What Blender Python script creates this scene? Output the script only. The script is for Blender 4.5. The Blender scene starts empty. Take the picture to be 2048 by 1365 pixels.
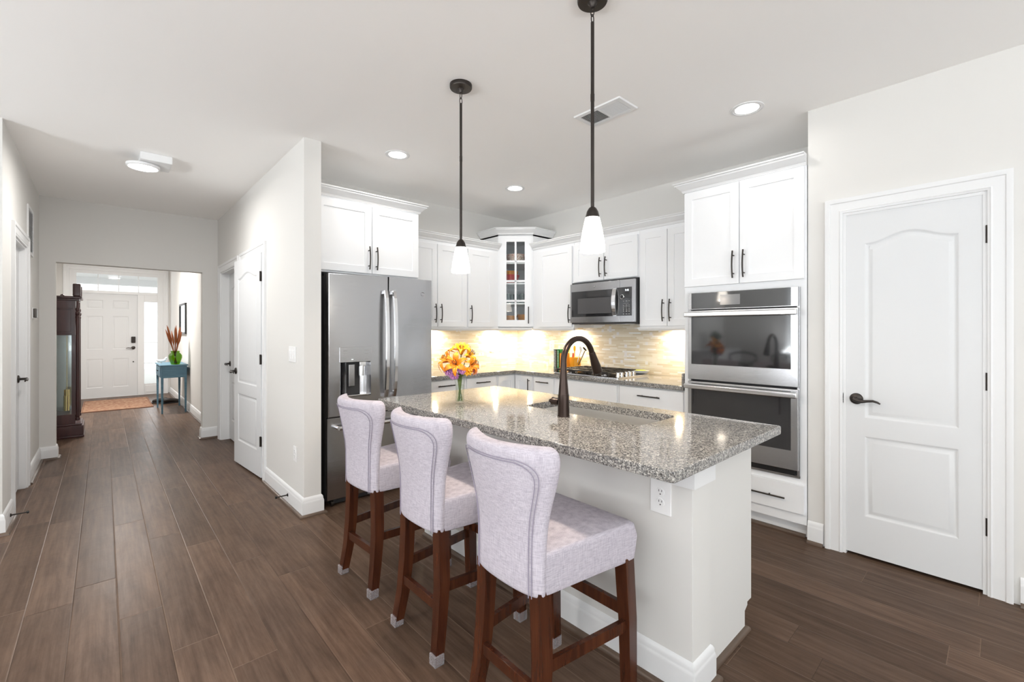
import bpy, bmesh, math, random
from mathutils import Vector, Matrix
C = bpy.context.scene.collection
SC = bpy.context.scene
PI = math.pi
rnd = random.Random(7)

# ------------------------------------------------------------------ camera
HC = 1.34
YAW = math.atan2(817, 895)
cam = bpy.data.objects.new('camera', bpy.data.cameras.new('camera')); C.objects.link(cam)
cam.location = (0, 0, HC); cam.rotation_euler = (PI/2, 0, -YAW)
cam.data.sensor_width = 36; cam.data.lens = 895/2048*36
cam.data.shift_y = -(682.5-662)/2048
cam.data.clip_start = 0.05
SC.camera = cam
# ------------------------------------------------------------------ colour management / exposure
vs = SC.view_settings
vs.view_transform = 'Standard'; vs.look = 'None'; vs.gamma = 1; vs.use_curve_mapping = False
vs.exposure = 0.2
SC.cycles.max_bounces = 14; SC.cycles.diffuse_bounces = 10; SC.cycles.sample_clamp_indirect = 6; SC.cycles.transparent_max_bounces = 32
SC.cycles.caustics_reflective = False; SC.cycles.caustics_refractive = False
# ------------------------------------------------------------------ sky
W = bpy.data.worlds.new('sky'); SC.world = W; W.use_nodes = True
W.node_tree.nodes['Background'].inputs[0].default_value = (0.96, 0.98, 1.0, 1)
W.node_tree.nodes['Background'].inputs[1].default_value = 1.75
# ------------------------------------------------------------------ daylight through the windows of the room, plus added ceiling fill
def area(name, loc, rot, sx, sy, power, col=(1, 1, 1), spread=PI, shape='RECTANGLE', parent=None):
    l = bpy.data.lights.new(name, 'AREA'); l.shape = shape; l.size = sx
    if shape in ('RECTANGLE', 'ELLIPSE'): l.size_y = sy
    l.energy = power; l.color = col; l.spread = spread
    o = bpy.data.objects.new(name, l); C.objects.link(o); o.location = loc; o.rotation_euler = rot
    if parent: o.parent = parent
    return o
DAY = (0.90, 0.955, 1.0)
UP = math.radians(80)        # tilt of the lamps added indoors to brighten the ceiling
def daylight(name, loc, rz, sx, sy, level, uplight):
    area(name+'_sky', loc, (PI/2, 0, rz), sx, sy, level, DAY); area(name+'_added_uplight', (loc[0], loc[1], loc[2]-.5), (PI/2+UP, 0, rz), sx, sy*.6, uplight, (.93, .965, 1.))  # second lamp is added fill aimed almost straight up
daylight('daylight_back', (-0.6, -3.88, 1.35), 0, 5.2, 2.2, 38, 145)
daylight('daylight_dining', (-4.17, 2.3, 1.45), -PI/2, 1.5, 1.7, 14, 200)
daylight('daylight_side', (-4.17, -1.6, 1.35), -PI/2, 3.4, 2.2, 15, 200)
area('daylight_entry', (0.74, 12.02, 1.1), (-PI/2, 0, 0), 0.18, 1.6, 2, DAY)
area('daylight_entry', (0.23, 12.02, 2.3), (-PI/2, 0, 0), 1.2, 0.3, 3, DAY)

# ================================================================== materials
def nmat(name, base=(.8, .8, .8), rough=.5, metal=0., spec=.5, coat=0., trans=0., ior=1.45, emit=None, estr=0.):
    m = bpy.data.materials.new(name); m.use_nodes = True
    b = m.node_tree.nodes['Principled BSDF']; I = b.inputs
    I['Base Color'].default_value = (*base, 1); I['Roughness'].default_value = rough; I['Metallic'].default_value = metal
    I['Specular IOR Level'].default_value = spec; I['Coat Weight'].default_value = coat; I['Coat Roughness'].default_value = .05
    I['Transmission Weight'].default_value = trans; I['IOR'].default_value = ior
    if emit: I['Emission Color'].default_value = (*emit, 1); I['Emission Strength'].default_value = estr
    return m
class G:
    """tiny node-graph writer"""
    def __init__(s, m): s.nt = m.node_tree; s.b = s.nt.nodes['Principled BSDF']
    def n(s, t, ins=None, **kw):
        x = s.nt.nodes.new(t)
        for k, v in kw.items(): setattr(x, k, v)
        for k, v in (ins or {}).items():
            if isinstance(v, bpy.types.NodeSocket): s.nt.links.new(v, x.inputs[k])
            else: x.inputs[k].default_value = v
        return x
    def m(s, op, a, b=0., c=0.): return s.n('ShaderNodeMath', {0: a, 1: b, 2: c}, operation=op).outputs[0]
    def mix(s, f, a, b, bt='MIX'):
        x = s.n('ShaderNodeMix', data_type='RGBA', blend_type=bt)
        for i, v in ((0, f), (6, a), (7, b)):
            if isinstance(v, bpy.types.NodeSocket): s.nt.links.new(v, x.inputs[i])
            else: x.inputs[i].default_value = v if i == 0 else (*v, 1)
        return x.outputs[2]
    def ramp(s, f, stops, const=False):
        r = s.n('ShaderNodeValToRGB', {0: f}); e = r.color_ramp
        if const: e.interpolation = 'CONSTANT'
        while len(e.elements) < len(stops): e.elements.new(.5)
        for el, (p, c) in zip(e.elements, stops): el.position = p; el.color = (*c, 1)
        return r.outputs[0]
    def pos(s): return s.n('ShaderNodeNewGeometry').outputs['Position']
    def obj(s): return s.n('ShaderNodeTexCoord').outputs['Object']
    def xyz(s, v): o = s.n('ShaderNodeSeparateXYZ', {0: v}).outputs; return o[0], o[1], o[2]
    def vec(s, x=0., y=0., z=0.): return s.n('ShaderNodeCombineXYZ', {0: x, 1: y, 2: z}).outputs[0]
    def noise(s, v, scale, det=3., rough=.5): 
        x = s.n('ShaderNodeTexNoise', {'Vector': v, 'Scale': scale, 'Detail': det, 'Roughness': rough}); return x.outputs[0]
    def white(s, v): x = s.n('ShaderNodeTexWhiteNoise', {'Vector': v}); return x.outputs[0], x.outputs[1]
    def bump(s, h, d=.002, st=1.):
        x = s.n('ShaderNodeBump', {'Height': h, 'Distance': d, 'Strength': st}); s.nt.links.new(x.outputs[0], s.b.inputs['Normal'])
    def set(s, k, v): s.nt.links.new(v, s.b.inputs[k])

M = {}
M['wall'] = nmat('wall_paint', (.70, .69, .668), .75, spec=.25)
M['ceil'] = nmat('ceiling_paint', (.94, .93, .915), .85, spec=.2)
M['white'] = nmat('cabinet_white', (.845, .855, .87), .32, spec=.4)
M['trim'] = nmat('trim_white', (.77, .775, .78), .38, spec=.4)
M['door'] = nmat('door_white', (.70, .71, .72), .42, spec=.4)
M['bronze'] = nmat('dark_bronze', (.045, .038, .034), .38, .7)
M['faucet'] = nmat('oil_rubbed_bronze', (.042, .029, .024), .28, .8)
M['black'] = nmat('black_plastic', (.012, .012, .013), .35)
M['iron'] = nmat('cast_iron', (.022, .019, .018), .45)
M['blackglass'] = nmat('black_glass', (.018, .018, .02), .06, spec=.9, coat=.4)
M['darkgap'] = nmat('dark_case', (.035, .035, .037), .6)
def steel(name, base, rough, along, ripple=.0):
    m = nmat(name, base, rough, 1.); g = G(m); x, y, z = g.xyz(g.pos())
    s = {'h': (6., 6., 900.), 'v': (900., 900., 6.)}[along]
    v = g.vec(g.m('MULTIPLY', x, s[0]), g.m('MULTIPLY', y, s[1]), g.m('MULTIPLY', z, s[2]))
    n = g.noise(v, 1., 2.); g.set('Roughness', g.m('MULTIPLY_ADD', n, .14, rough-.07))
    rip = g.noise(g.vec(g.m('MULTIPLY', x, 3.2), g.m('MULTIPLY', y, 3.2), g.m('MULTIPLY', z, 1.6)), 1., 1.)
    g.bump(g.m('ADD', g.m('MULTIPLY', n, .04), g.m('MULTIPLY', rip, ripple)), .006, .5); return m
M['steel'] = steel('brushed_steel', (.47, .47, .48), .24, 'h')
M['fridge_steel'] = steel('refrigerator_steel', (.47, .47, .48), .22, 'h', 2.6)
M['sink'] = steel('sink_steel', (.70, .68, .65), .34, 'h')
M['chrome'] = nmat('polished_steel', (.80, .80, .81), .16, 1.)
M['plate'] = nmat('switch_plate_white', (.86, .86, .86), .3)
M['slot'] = nmat('socket_slot', (.10, .10, .10), .5)
M['opal'] = nmat('opal_glass', (.95, .93, .9), .3, emit=(1., .93, .83), estr=11.)
M['lens'] = nmat('lamp_lens', (.95, .95, .95), .4, emit=(1., .985, .96), estr=6.)
M['puck'] = nmat('puck_lens', (.95, .95, .95), .4, emit=(1., .88, .68), estr=6.)
M['display'] = nmat('display_digits', (.5, .5, .5), .4, emit=(.9, .97, 1.), estr=2.0)
M['red'] = nmat('red_glaze', (.42, .03, .03), .25)
M['amber'] = nmat('amber_glaze', (.50, .20, .03), .25)
M['teal'] = nmat('blue_paint', (.085, .19, .265), .5)
g = G(M['teal']); g.set('Base Color', g.ramp(g.noise(g.vec(*[g.m('MULTIPLY', a, k) for a, k in zip(g.xyz(g.pos()), (5., 5., 60.))]), 1., 3.), [(.3, (.075, .165, .235)), (.7, (.115, .235, .31))]))
M['leaf'] = nmat('stem_green', (.10, .145, .03), .5)
M['lily'] = nmat('lily_orange', (.90, .30, .015), .5)
g = G(M['lily']); g.set('Base Color', g.ramp(g.noise(g.pos(), 30., 2.), [(.3, (.70, .17, .006)), (.65, (.80, .29, .010))]))
M['yellow'] = nmat('lily_yellow', (.82, .38, .008), .5)
M['pink'] = nmat('carnation_mauve', (.42, .17, .38), .6)
M['peach'] = nmat('bloom_peach', (.80, .30, .20), .6)
M['stamen'] = nmat('stamen_dark', (.09, .03, .01), .6)
M['rug'] = nmat('rug_pile', (.30, .15, .09), .95)
g = G(M['rug']); g.set('Base Color', g.ramp(g.noise(g.pos(), 22., 4.), [(.35, (.23, .10, .06)), (.5, (.33, .18, .11)), (.66, (.42, .27, .17))])); g.bump(g.noise(g.pos(), 500., 1.), .003, .5)
M['shoe_black'] = nmat('shoe_leather', (.015, .010, .008), .5)
M['reed'] = nmat('dried_reed', (.26, .075, .02), .8)
M['paper'] = nmat('paper', (.75, .73, .68), .8)
M['green_cover'] = nmat('book_green', (.01, .22, .05), .45)
M['brown_cover'] = nmat('book_brown', (.10, .045, .03), .5)
M['grey_cover'] = nmat('book_grey', (.20, .27, .29), .5)
M['orange_cover'] = nmat('book_orange', (.85, .30, .02), .5)
M['orange_pot'] = nmat('holder_orange', (.78, .38, .03), .35)
M['util_white'] = nmat('utensil_white', (.85, .85, .8), .4)
M['util_lime'] = nmat('utensil_lime', (.62, .72, .04), .4)
M['brass'] = nmat('polished_brass', (.75, .62, .30), .2, 1.)
M['ext'] = nmat('porch_white', (.82, .82, .82), .7)
M['concrete'] = nmat('porch_concrete', (.55, .54, .52), .9)
M['plant'] = nmat('leaf_dark', (.04, .09, .03), .6)
M['darkwood'] = nmat('dark_chair_wood', (.035, .022, .016), .4)
M['silver'] = nmat('mirror_silver', (.92, .94, .96), .03, 1.)

# glass that lets light through: thin panes (clear + fresnel reflection)
def pane_mat(name, tint, refl=1.):
    m = bpy.data.materials.new(name); m.use_nodes = True; nt = m.node_tree; nt.nodes.clear()
    o = nt.nodes.new('ShaderNodeOutputMaterial'); mx = nt.nodes.new('ShaderNodeMixShader')
    t = nt.nodes.new('ShaderNodeBsdfTransparent'); t.inputs[0].default_value = (*tint, 1)
    gl = nt.nodes.new('ShaderNodeBsdfGlossy'); gl.inputs['Roughness'].default_value = .02
    fr = nt.nodes.new('ShaderNodeFresnel'); fr.inputs[0].default_value = 1.5
    mu = nt.nodes.new('ShaderNodeMath'); mu.operation = 'MULTIPLY'; mu.inputs[1].default_value = refl
    ge = nt.nodes.new('ShaderNodeNewGeometry'); m2 = nt.nodes.new('ShaderNodeMath'); m2.operation = 'SUBTRACT'; m2.inputs[0].default_value = 1; nt.links.new(ge.outputs['Backfacing'], m2.inputs[1])
    m3 = nt.nodes.new('ShaderNodeMath'); m3.operation = 'MULTIPLY'; m3.use_clamp = True
    nt.links.new(fr.outputs[0], mu.inputs[0]); nt.links.new(mu.outputs[0], m3.inputs[0]); nt.links.new(m2.outputs[0], m3.inputs[1]); nt.links.new(m3.outputs[0], mx.inputs[0])
    nt.links.new(t.outputs[0], mx.inputs[1]); nt.links.new(gl.outputs[0], mx.inputs[2]); nt.links.new(mx.outputs[0], o.inputs[0])
    return m
M['pane'] = pane_mat('clear_pane', (.97, .985, .98))
M['vaseglass'] = pane_mat('clear_vase_glass', (.965, .975, .97), 1.0)
M['tumbler'] = pane_mat('clear_tumbler_glass', (.80, .86, .86), 2.2)
M['greenglass'] = pane_mat('green_vase_glass', (.55, .72, .12), 1.4)
M['foot_cap'] = nmat('clear_plastic', (.86, .84, .88), .12, spec=.8); M['foot_cap'].node_tree.nodes['Principled BSDF'].inputs['Alpha'].default_value = .26
M['water'] = pane_mat('water', (.95, .97, .94), .4)

# wood floor: scraped brown planks running down the hall
m = M['floor'] = nmat('plank_floor', (.13, .09, .07), .33, spec=.1); g = G(m)
x, y, z = g.xyz(g.pos()); PW, PL = .163, 1.35
row = g.m('DIVIDE', g.m('ADD', x, .275), PW); ri = g.m('FLOOR', row)
r1, _ = g.white(g.vec(ri, 3.7, 0.))
cl = g.m('DIVIDE', g.m('ADD', y, g.m('MULTIPLY', r1, 4.3)), PL); ci = g.m('FLOOR', cl)
idv, idc = g.white(g.vec(ri, ci, 1.3))
fx = g.m('FRACT', row); fy = g.m('FRACT', cl)
ex = g.m('MULTIPLY', g.m('MINIMUM', fx, g.m('SUBTRACT', 1., fx)), PW)
ey = g.m('MULTIPLY', g.m('MINIMUM', fy, g.m('SUBTRACT', 1., fy)), PL)
ed = g.m('MINIMUM', ex, ey)
gv = g.vec(g.m('ADD', g.m('MULTIPLY', x, 46.), g.m('MULTIPLY', idv, 40.)), g.m('ADD', g.m('MULTIPLY', y, 1.7), g.m('MULTIPLY', idv, 17.)), 0.)
gr = g.noise(gv, 1., 6., .62)
gv2 = g.vec(g.m('ADD', g.m('MULTIPLY', x, 7.), g.m('MULTIPLY', idv, 31.)), g.m('ADD', g.m('MULTIPLY', y, 2.2), g.m('MULTIPLY', idv, 9.)), 2.)
bl = g.noise(gv2, 1., 3.)
c1 = g.ramp(gr, [(.30, (.040, .023, .015)), (.5, (.102, .065, .045)), (.70, (.172, .117, .085))])
c2 = g.mix(g.m('MULTIPLY', bl, .55), c1, g.ramp(bl, [(.3, (.070, .045, .033)), (.7, (.155, .106, .079))]))
kn = g.noise(g.vec(g.m('ADD', g.m('MULTIPLY', x, 11.), g.m('MULTIPLY', idv, 53.)), g.m('ADD', g.m('MULTIPLY', y, 3.), g.m('MULTIPLY', g.m('SINE', g.m('MULTIPLY', x, 38.)), .25)), 5.), 1.5, 4., .65)
c2 = g.mix(.35, c2, g.ramp(kn, [(.3, (.045, .026, .017)), (.55, (.125, .078, .054)), (.75, (.185, .118, .080))]))
c3 = g.mix(.6, c2, g.ramp(idv, [(0., (.35, .33, .31)), (.5, (.5, .5, .5)), (1., (.66, .64, .62))]), 'OVERLAY')
seam = g.m('LESS_THAN', ed, .0013)
rs, _ = g.white(g.vec(ri, 8.8, 2.)); sc_ = g.mix(g.m('GREATER_THAN', rs, .45), (.035, .022, .016), (.24, .165, .115))  # pale seam tone paints the glint of the plank bevels
c4 = g.mix(g.m('MULTIPLY', seam, .5), c3, sc_)
g.set('Base Color', c4)
dep = g.m('MINIMUM', g.m('DIVIDE', ed, .004), 1.)
scr = g.noise(g.vec(g.m('MULTIPLY', x, 9.), g.m('MULTIPLY', y, 22.), idv), 1., 2.)
g.bump(g.m('ADD', g.m('MULTIPLY', dep, .8), g.m('ADD', g.m('MULTIPLY', gr, .25), g.m('MULTIPLY', scr, .7))), .0016, .55)
g.set('Roughness', g.m('MULTIPLY_ADD', bl, .14, .29))

# polished speckled granite
m = M['granite'] = nmat('granite', (.4, .4, .4), .09, spec=.5, coat=.25); g = G(m)
p = g.pos(); wv = g.n('ShaderNodeVectorMath', {0: p, 1: g.n('ShaderNodeTexNoise', {'Vector': p, 'Scale': 90., 'Detail': 2.}).outputs[1]}, operation='ADD')
def vor(v, s): 
    o = g.n('ShaderNodeTexVoronoi', {'Vector': v, 'Scale': s}); return g.xyz(o.outputs['Color'])[0]
nz = g.n('ShaderNodeVectorMath', {0: g.n('ShaderNodeTexNoise', {'Vector': p, 'Scale': 120., 'Detail': 2.}).outputs[1], 'Scale': .012}, operation='SCALE').outputs[0]
pv = g.n('ShaderNodeVectorMath', {0: p, 1: nz}, operation='ADD').outputs[0]
v1 = g.ramp(vor(pv, 235.), [(0., (.012, .014, .019)), (.24, (.07, .075, .085)), (.40, (.18, .18, .178)), (.60, (.34, .325, .30)), (.80, (.58, .56, .52))], True)
v2 = g.ramp(vor(pv, 520.), [(0., (.02, .022, .03)), (.16, (.20, .18, .16)), (.5, (.32, .30, .275)), (.82, (.56, .54, .50))], True)
g.set('Base Color', g.mix(.36, v1, v2))

# linear mosaic splashback
m = M['mosaic'] = nmat('glass_mosaic', (.7, .62, .5), .14, spec=.55); g = G(m)
x, y, z = g.xyz(g.pos()); u = g.m('SUBTRACT', x, y)
RH = .0158; rw = g.m('DIVIDE', g.m('SUBTRACT', z, .914), RH); ri = g.m('FLOOR', rw); ra, _ = g.white(g.vec(ri, 1.1, 0.))
tl = g.m('DIVIDE', g.m('ADD', u, g.m('MULTIPLY', ra, 3.)), g.m('MULTIPLY_ADD', ra, .09, .075)); ti = g.m('FLOOR', tl)
tv, _ = g.white(g.vec(ri, ti, 5.))
col = g.ramp(tv, [(0., (.72, .63, .47)), (.2, (.78, .70, .56)), (.42, (.82, .76, .64)), (.62, (.75, .67, .52)), (.78, (.85, .80, .70)), (.93, (.90, .89, .87))], True)
SQ = RH*2; sa = g.m('DIVIDE', u, SQ*1.5); sb = g.m('DIVIDE', g.m('SUBTRACT', z, .914), SQ)
sv, _ = g.white(g.vec(g.m('FLOOR', sa), g.m('FLOOR', sb), 9.)); insq = g.m('LESS_THAN', g.m('FRACT', sa), .667)
sq = g.m('MULTIPLY', g.m('GREATER_THAN', sv, .915), insq)
col = g.mix(sq, col, (.84, .82, .80))
fe = g.m('MULTIPLY', g.m('MINIMUM', g.m('FRACT', rw), g.m('SUBTRACT', 1., g.m('FRACT', rw))), RH)
gro = g.m('MULTIPLY', g.m('LESS_THAN', fe, .0008), g.m('SUBTRACT', 1., sq))
g.set('Base Color', g.mix(g.m('MULTIPLY', gro, .7), col, (.80, .75, .66)))
g.set('Roughness', g.m('MULTIPLY_ADD', tv, .18, .08)); g.bump(g.m('ADD', g.m('SUBTRACT', 1., gro), g.m('MULTIPLY', tv, .3)), .0007, .4)

# woven lilac-grey linen
m = M['linen'] = nmat('linen', (.60, .555, .60), .9, spec=.15); g = G(m)
x, y, z = g.xyz(g.obj())
th1 = g.noise(g.vec(g.m('MULTIPLY', x, 520.), g.m('MULTIPLY', y, 520.), g.m('MULTIPLY', z, 34.)), 1., 2.)
th2 = g.noise(g.vec(g.m('MULTIPLY', x, 40.), g.m('MULTIPLY', y, 40.), g.m('MULTIPLY', z, 420.)), 1., 2.)
w_ = g.m('ADD', g.m('MULTIPLY', th1, .5), g.m('MULTIPLY', th2, .5))
g.set('Base Color', g.ramp(w_, [(.32, (.36, .33, .38)), (.5, (.49, .455, .51)), (.68, (.60, .565, .61))])); g.bump(w_, .0012, .5)
g.set('Sheen Weight', g.n('ShaderNodeValue').outputs[0]); 
m.node_tree.nodes['Principled BSDF'].inputs['Sheen Weight'].default_value = .2
M['seam'] = nmat('seam_thread', (.30, .27, .34), .9)
def wood(name, a, b, rough, sc=(30., 30., 2.)):
    m = nmat(name, a, rough, spec=.5, coat=.15); g = G(m); x, y, z = g.xyz(g.obj())
    n = g.noise(g.vec(*[g.m('MULTIPLY', q, k) for q, k in zip((x, y, z), sc)]), 1., 4., .6)
    g.set('Base Color', g.ramp(n, [(.3, a), (.7, b)])); return m
M['walnut'] = wood('walnut_stain', (.030, .008, .004), (.085, .025, .010), .26)
M['mahogany'] = wood('clock_mahogany', (.035, .012, .012), (.085, .030, .028), .3, (12., 12., 2.))
M['shoe'] = wood('shoe_moulding', (.075, .048, .034), (.13, .088, .062), .4, (3., 3., 30.))
M['floral'] = nmat('floral_china', (.8, .78, .72), .25); g = G(M['floral'])
g.set('Base Color', g.ramp(g.noise(g.pos(), 70., 3.), [(.40, (.80, .78, .72)), (.52, (.45, .16, .12)), (.60, (.80, .78, .70)), (.70, (.22, .24, .14))]))
M['blind'] = nmat('blind_slat', (.80, .80, .80), .5)

# ================================================================== mesh helpers
class MB:
    def __init__(s): s.bm = bmesh.new()
    def add(s, verts, faces):
        vv = [s.bm.verts.new(v) for v in verts]
        for f in faces:
            try: s.bm.faces.new([vv[i] for i in f])
            except ValueError: pass
        return vv
    def box(s, x0, x1, y0, y1, z0, z1, bev=0., seg=2):
        vv = s.add([(x, y, z) for x in (x0, x1) for y in (y0, y1) for z in (z0, z1)],
                   [(0, 1, 3, 2), (4, 6, 7, 5), (0, 4, 5, 1), (2, 3, 7, 6), (0, 2, 6, 4), (1, 5, 7, 3)])
        if bev > 0:
            ed = {e for v in vv for e in v.link_edges}
            bmesh.ops.bevel(s.bm, geom=list(ed), offset=bev, segments=seg, affect='EDGES', profile=.5, clamp_overlap=True)
        return s
    def hexa(s, bot, top):       # two quads (lists of 4 points) joined into a solid
        s.add(list(bot)+list(top), [(3, 2, 1, 0), (4, 5, 6, 7)]+[(i, (i+1) % 4, (i+1) % 4+4, i+4) for i in range(4)]); return s
    def lathe(s, prof, c=(0, 0, 0), n=24, axis='z', a0=0., a1=2*PI):
        full = abs(a1-a0-2*PI) < 1e-6; k = n if full else n+1
        def P(r, h, a):
            u, v = r*math.cos(a), r*math.sin(a)
            q = {'z': (u, v, h), 'x': (h, u, v), 'y': (v, h, u)}[axis]; return (c[0]+q[0], c[1]+q[1], c[2]+q[2])
        vs_ = [P(r, h, a0+(a1-a0)*i/n) for r, h in prof for i in range(k)]
        fs = [(j*k+i, j*k+(i+1) % k, (j+1)*k+(i+1) % k, (j+1)*k+i) for j in range(len(prof)-1) for i in range(n if full else n)]
        if not full: fs = [(j*k+i, j*k+i+1, (j+1)*k+i+1, (j+1)*k+i) for j in range(len(prof)-1) for i in range(n)]
        vv = s.add(vs_, fs)
        if full:
            for j in (0, len(prof)-1):
                if prof[j][0] > 1e-5:
                    try: s.bm.faces.new(vv[j*k:(j+1)*k])
                    except ValueError: pass
        return s
    def cyl(s, c, r, h, n=24, axis='z', r2=None): return s.lathe([(r, 0), (r if r2 is None else r2, h)], c, n, axis)
    def tube(s, pts, r, n=8, cap=True, squash=None):
        P = [Vector(p) for p in pts]; R = r if isinstance(r, (list, tuple)) else [r]*len(P)
        rings = []; up = None
        for i, p in enumerate(P):
            t = (P[min(i+1, len(P)-1)]-P[max(i-1, 0)]).normalized()
            if up is None: up = t.orthogonal().normalized()
            up = (up-t*up.dot(t)); up = up.normalized() if up.length > 1e-6 else t.orthogonal().normalized()
            b = t.cross(up)
            rings.append([s.bm.verts.new(p+R[i]*(math.cos(2*PI*k/n)*up+math.sin(2*PI*k/n)*b)) for k in range(n)])
        for a, b_ in zip(rings, rings[1:]):
            for k in range(n): s.bm.faces.new((a[k], a[(k+1) % n], b_[(k+1) % n], b_[k]))
        if cap and len(P) > 1:
            s.bm.faces.new(rings[0][::-1]); s.bm.faces.new(rings[-1])
        return s
    def sweep(s, path, prof, closed=False):
        """profile [(out, z)] swept along plan path [(x, y)], mitred; 'out' is to the right of travel"""
        n = len(path); P = [Vector((p[0], p[1])) for p in path]; rings = []
        for i in range(n):
            d0 = (P[i]-P[i-1]).normalized() if (i > 0 or closed) else None
            d1 = (P[(i+1) % n]-P[i]).normalized() if (i < n-1 or closed) else None
            d0 = d0 or d1; d1 = d1 or d0
            n0 = Vector((d0.y, -d0.x)); n1 = Vector((d1.y, -d1.x)); mm = (n0+n1); mm = mm/(mm.dot(n0)) if mm.length > 1e-6 else n0
            rings.append([s.bm.verts.new((P[i].x+mm.x*o, P[i].y+mm.y*o, z)) for o, z in prof])
        k = len(prof); rr = list(zip(rings, rings[1:])) + ([(rings[-1], rings[0])] if closed else [])
        for a, b in rr:
            for j in range(k-1): s.bm.faces.new((a[j], b[j], b[j+1], a[j+1]))
        if not closed: 
            s.bm.faces.new(rings[0]); s.bm.faces.new(rings[-1][::-1])
        return s
    def plate(s, outer, holes, z, flip=False):
        """flat face with holes in the xy plane"""
        es = []; loops = []
        for lp in [outer]+holes:
            v = [s.bm.verts.new((p[0], p[1], z)) for p in lp]; loops.append(v)
            es += [s.bm.edges.new((v[i], v[(i+1) % len(v)])) for i in range(len(v))]
        bmesh.ops.triangle_fill(s.bm, use_beauty=True, use_dissolve=False, edges=es, normal=(0, 0, -1 if flip else 1)); return loops
    def bridge(s, a, b):
        n = len(a)
        for i in range(n):
            try: s.bm.faces.new((a[i], a[(i+1) % n], b[(i+1) % n], b[i]))
            except ValueError: pass
    def loop(s, pts, z): return [s.bm.verts.new((p[0], p[1], z)) for p in pts]
    def xf(s, mat): bmesh.ops.transform(s.bm, matrix=mat, verts=s.bm.verts); return s
    def join(s, o, mat=None):
        me = bpy.data.meshes.new('t'); o.bm.to_mesh(me); 
        if mat: me.transform(mat)
        s.bm.from_mesh(me); bpy.data.meshes.remove(me); return s

def offs(lp, d):
    """inset a CCW closed loop by d"""
    n = len(lp); out = []
    for i in range(n):
        a, b, c = Vector(lp[i-1]), Vector(lp[i]), Vector(lp[(i+1) % n])
        e0, e1 = (b-a).normalized(), (c-b).normalized()
        n0, n1 = Vector((-e0.y, e0.x)), Vector((-e1.y, e1.x)); m_ = n0+n1; m_ = m_/m_.dot(n0)
        out.append((b.x+m_.x*d, b.y+m_.y*d))
    return out
def rect(x0, x1, y0, y1): return [(x0, y0), (x1, y0), (x1, y1), (x0, y1)]
def rrect(x0, x1, y0, y1, r, k=5):
    o = []
    for cx, cy, a in ((x1-r, y0+r, -PI/2), (x1-r, y1-r, 0), (x0+r, y1-r, PI/2), (x0+r, y0+r, PI)):
        o += [(cx+r*math.cos(a+PI/2*i/k), cy+r*math.sin(a+PI/2*i/k)) for i in range(k+1)]
    return o

def mesh(mb, name, m, angle=35):
    bmesh.ops.recalc_face_normals(mb.bm, faces=mb.bm.faces)
    me = bpy.data.meshes.new(name); mb.bm.to_mesh(me); mb.bm.free()
    for p in me.polygons: p.use_smooth = True
    me.set_sharp_from_angle(angle=math.radians(angle))
    me.materials.append(M[m] if isinstance(m, str) else m); return me
def obj(name, mb, m, parent=None, label=None, angle=35, loc=None):
    o = bpy.data.objects.new(name, mesh(mb, name, m, angle)); C.objects.link(o)
    if parent is not None: o.parent = parent
    if angle < 90 and m != 'water': md = o.modifiers.new('normals', 'WEIGHTED_NORMAL'); md.keep_sharp = True
    if loc is not None: o.location = loc
    if label: o['label'] = label
    return o
def tag(o, label, cat, group=None):
    o['label'] = label; o['category'] = cat
    if group: o['group'] = group
    return o
def thing(name, label, cat, loc=(0, 0, 0), rz=0., group=None):
    o = bpy.data.objects.new(name, None); C.objects.link(o); o.empty_display_size = .1
    o.location = loc; o.rotation_euler = (0, 0, rz); return tag(o, label, cat, group)
def struct(name, mb=None, m='wall', label=None, loc=(0, 0, 0), rz=0., angle=35):
    if mb is None:
        o = bpy.data.objects.new(name, None); C.objects.link(o)
    else: o = obj(name, mb, m, angle=angle)
    o.location = loc; o.rotation_euler = (0, 0, rz); o['kind'] = 'structure'
    if label: o['label'] = label
    return o
def dup(root, loc, label=None, rz=None, group=None):
    r = root.copy(); C.objects.link(r); r.location = loc
    if rz is not None: r.rotation_euler = (0, 0, rz)
    if label: r['label'] = label
    if group: r['group'] = group
    for ch in list(root.children):
        c = ch.copy(); C.objects.link(c); c.parent = r
        for gch in ch.children:
            d = gch.copy(); C.objects.link(d); d.parent = c
    return r
def B(*a, **k): return MB().box(*a, **k)
R90 = -PI/2      # rotation of a unit whose front looks along -x (range wall): local x runs along -y, local y into the wall

# ================================================================== the room
CZ = 2.735
XH, XR, XP, YB = 1.065, 3.94, 3.305, 4.21          # hall wall, range wall, pantry wall, fridge wall
XL, YL, YE, YF = -.49, 4.42, 6.68, 12.1            # hall left wall, near left wall, hall end wall, front wall
struct('floor', B(-4.4, 4.1, -4.1, 12.25, -.1, 0), 'floor')
struct('ceiling', B(-4.4, 4.1, -4.1, 12.25, CZ, CZ+.1), 'ceil')
def wall_holes(u0, u1, z0, z1, holes, t):
    """upright slab in local x/z, y 0..t, with rectangular through holes"""
    mb = MB(); z0 = z0-.06; holes = [(h[0], h[1], -.03 if h[2] < .01 else h[2], h[3]) for h in holes]
    fr = mb.plate(rect(u0, u1, z0, z1), [rect(*h) for h in holes], 0); bk = mb.plate(rect(u0, u1, z0, z1), [rect(*h) for h in holes], -t)
    for a, b in zip(fr, bk): mb.bridge(a, b)
    return mb.xf(Matrix(((1, 0, 0, 0), (0, 0, -1, 0), (0, 1, 0, 0), (0, 0, 0, 1))))
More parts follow.
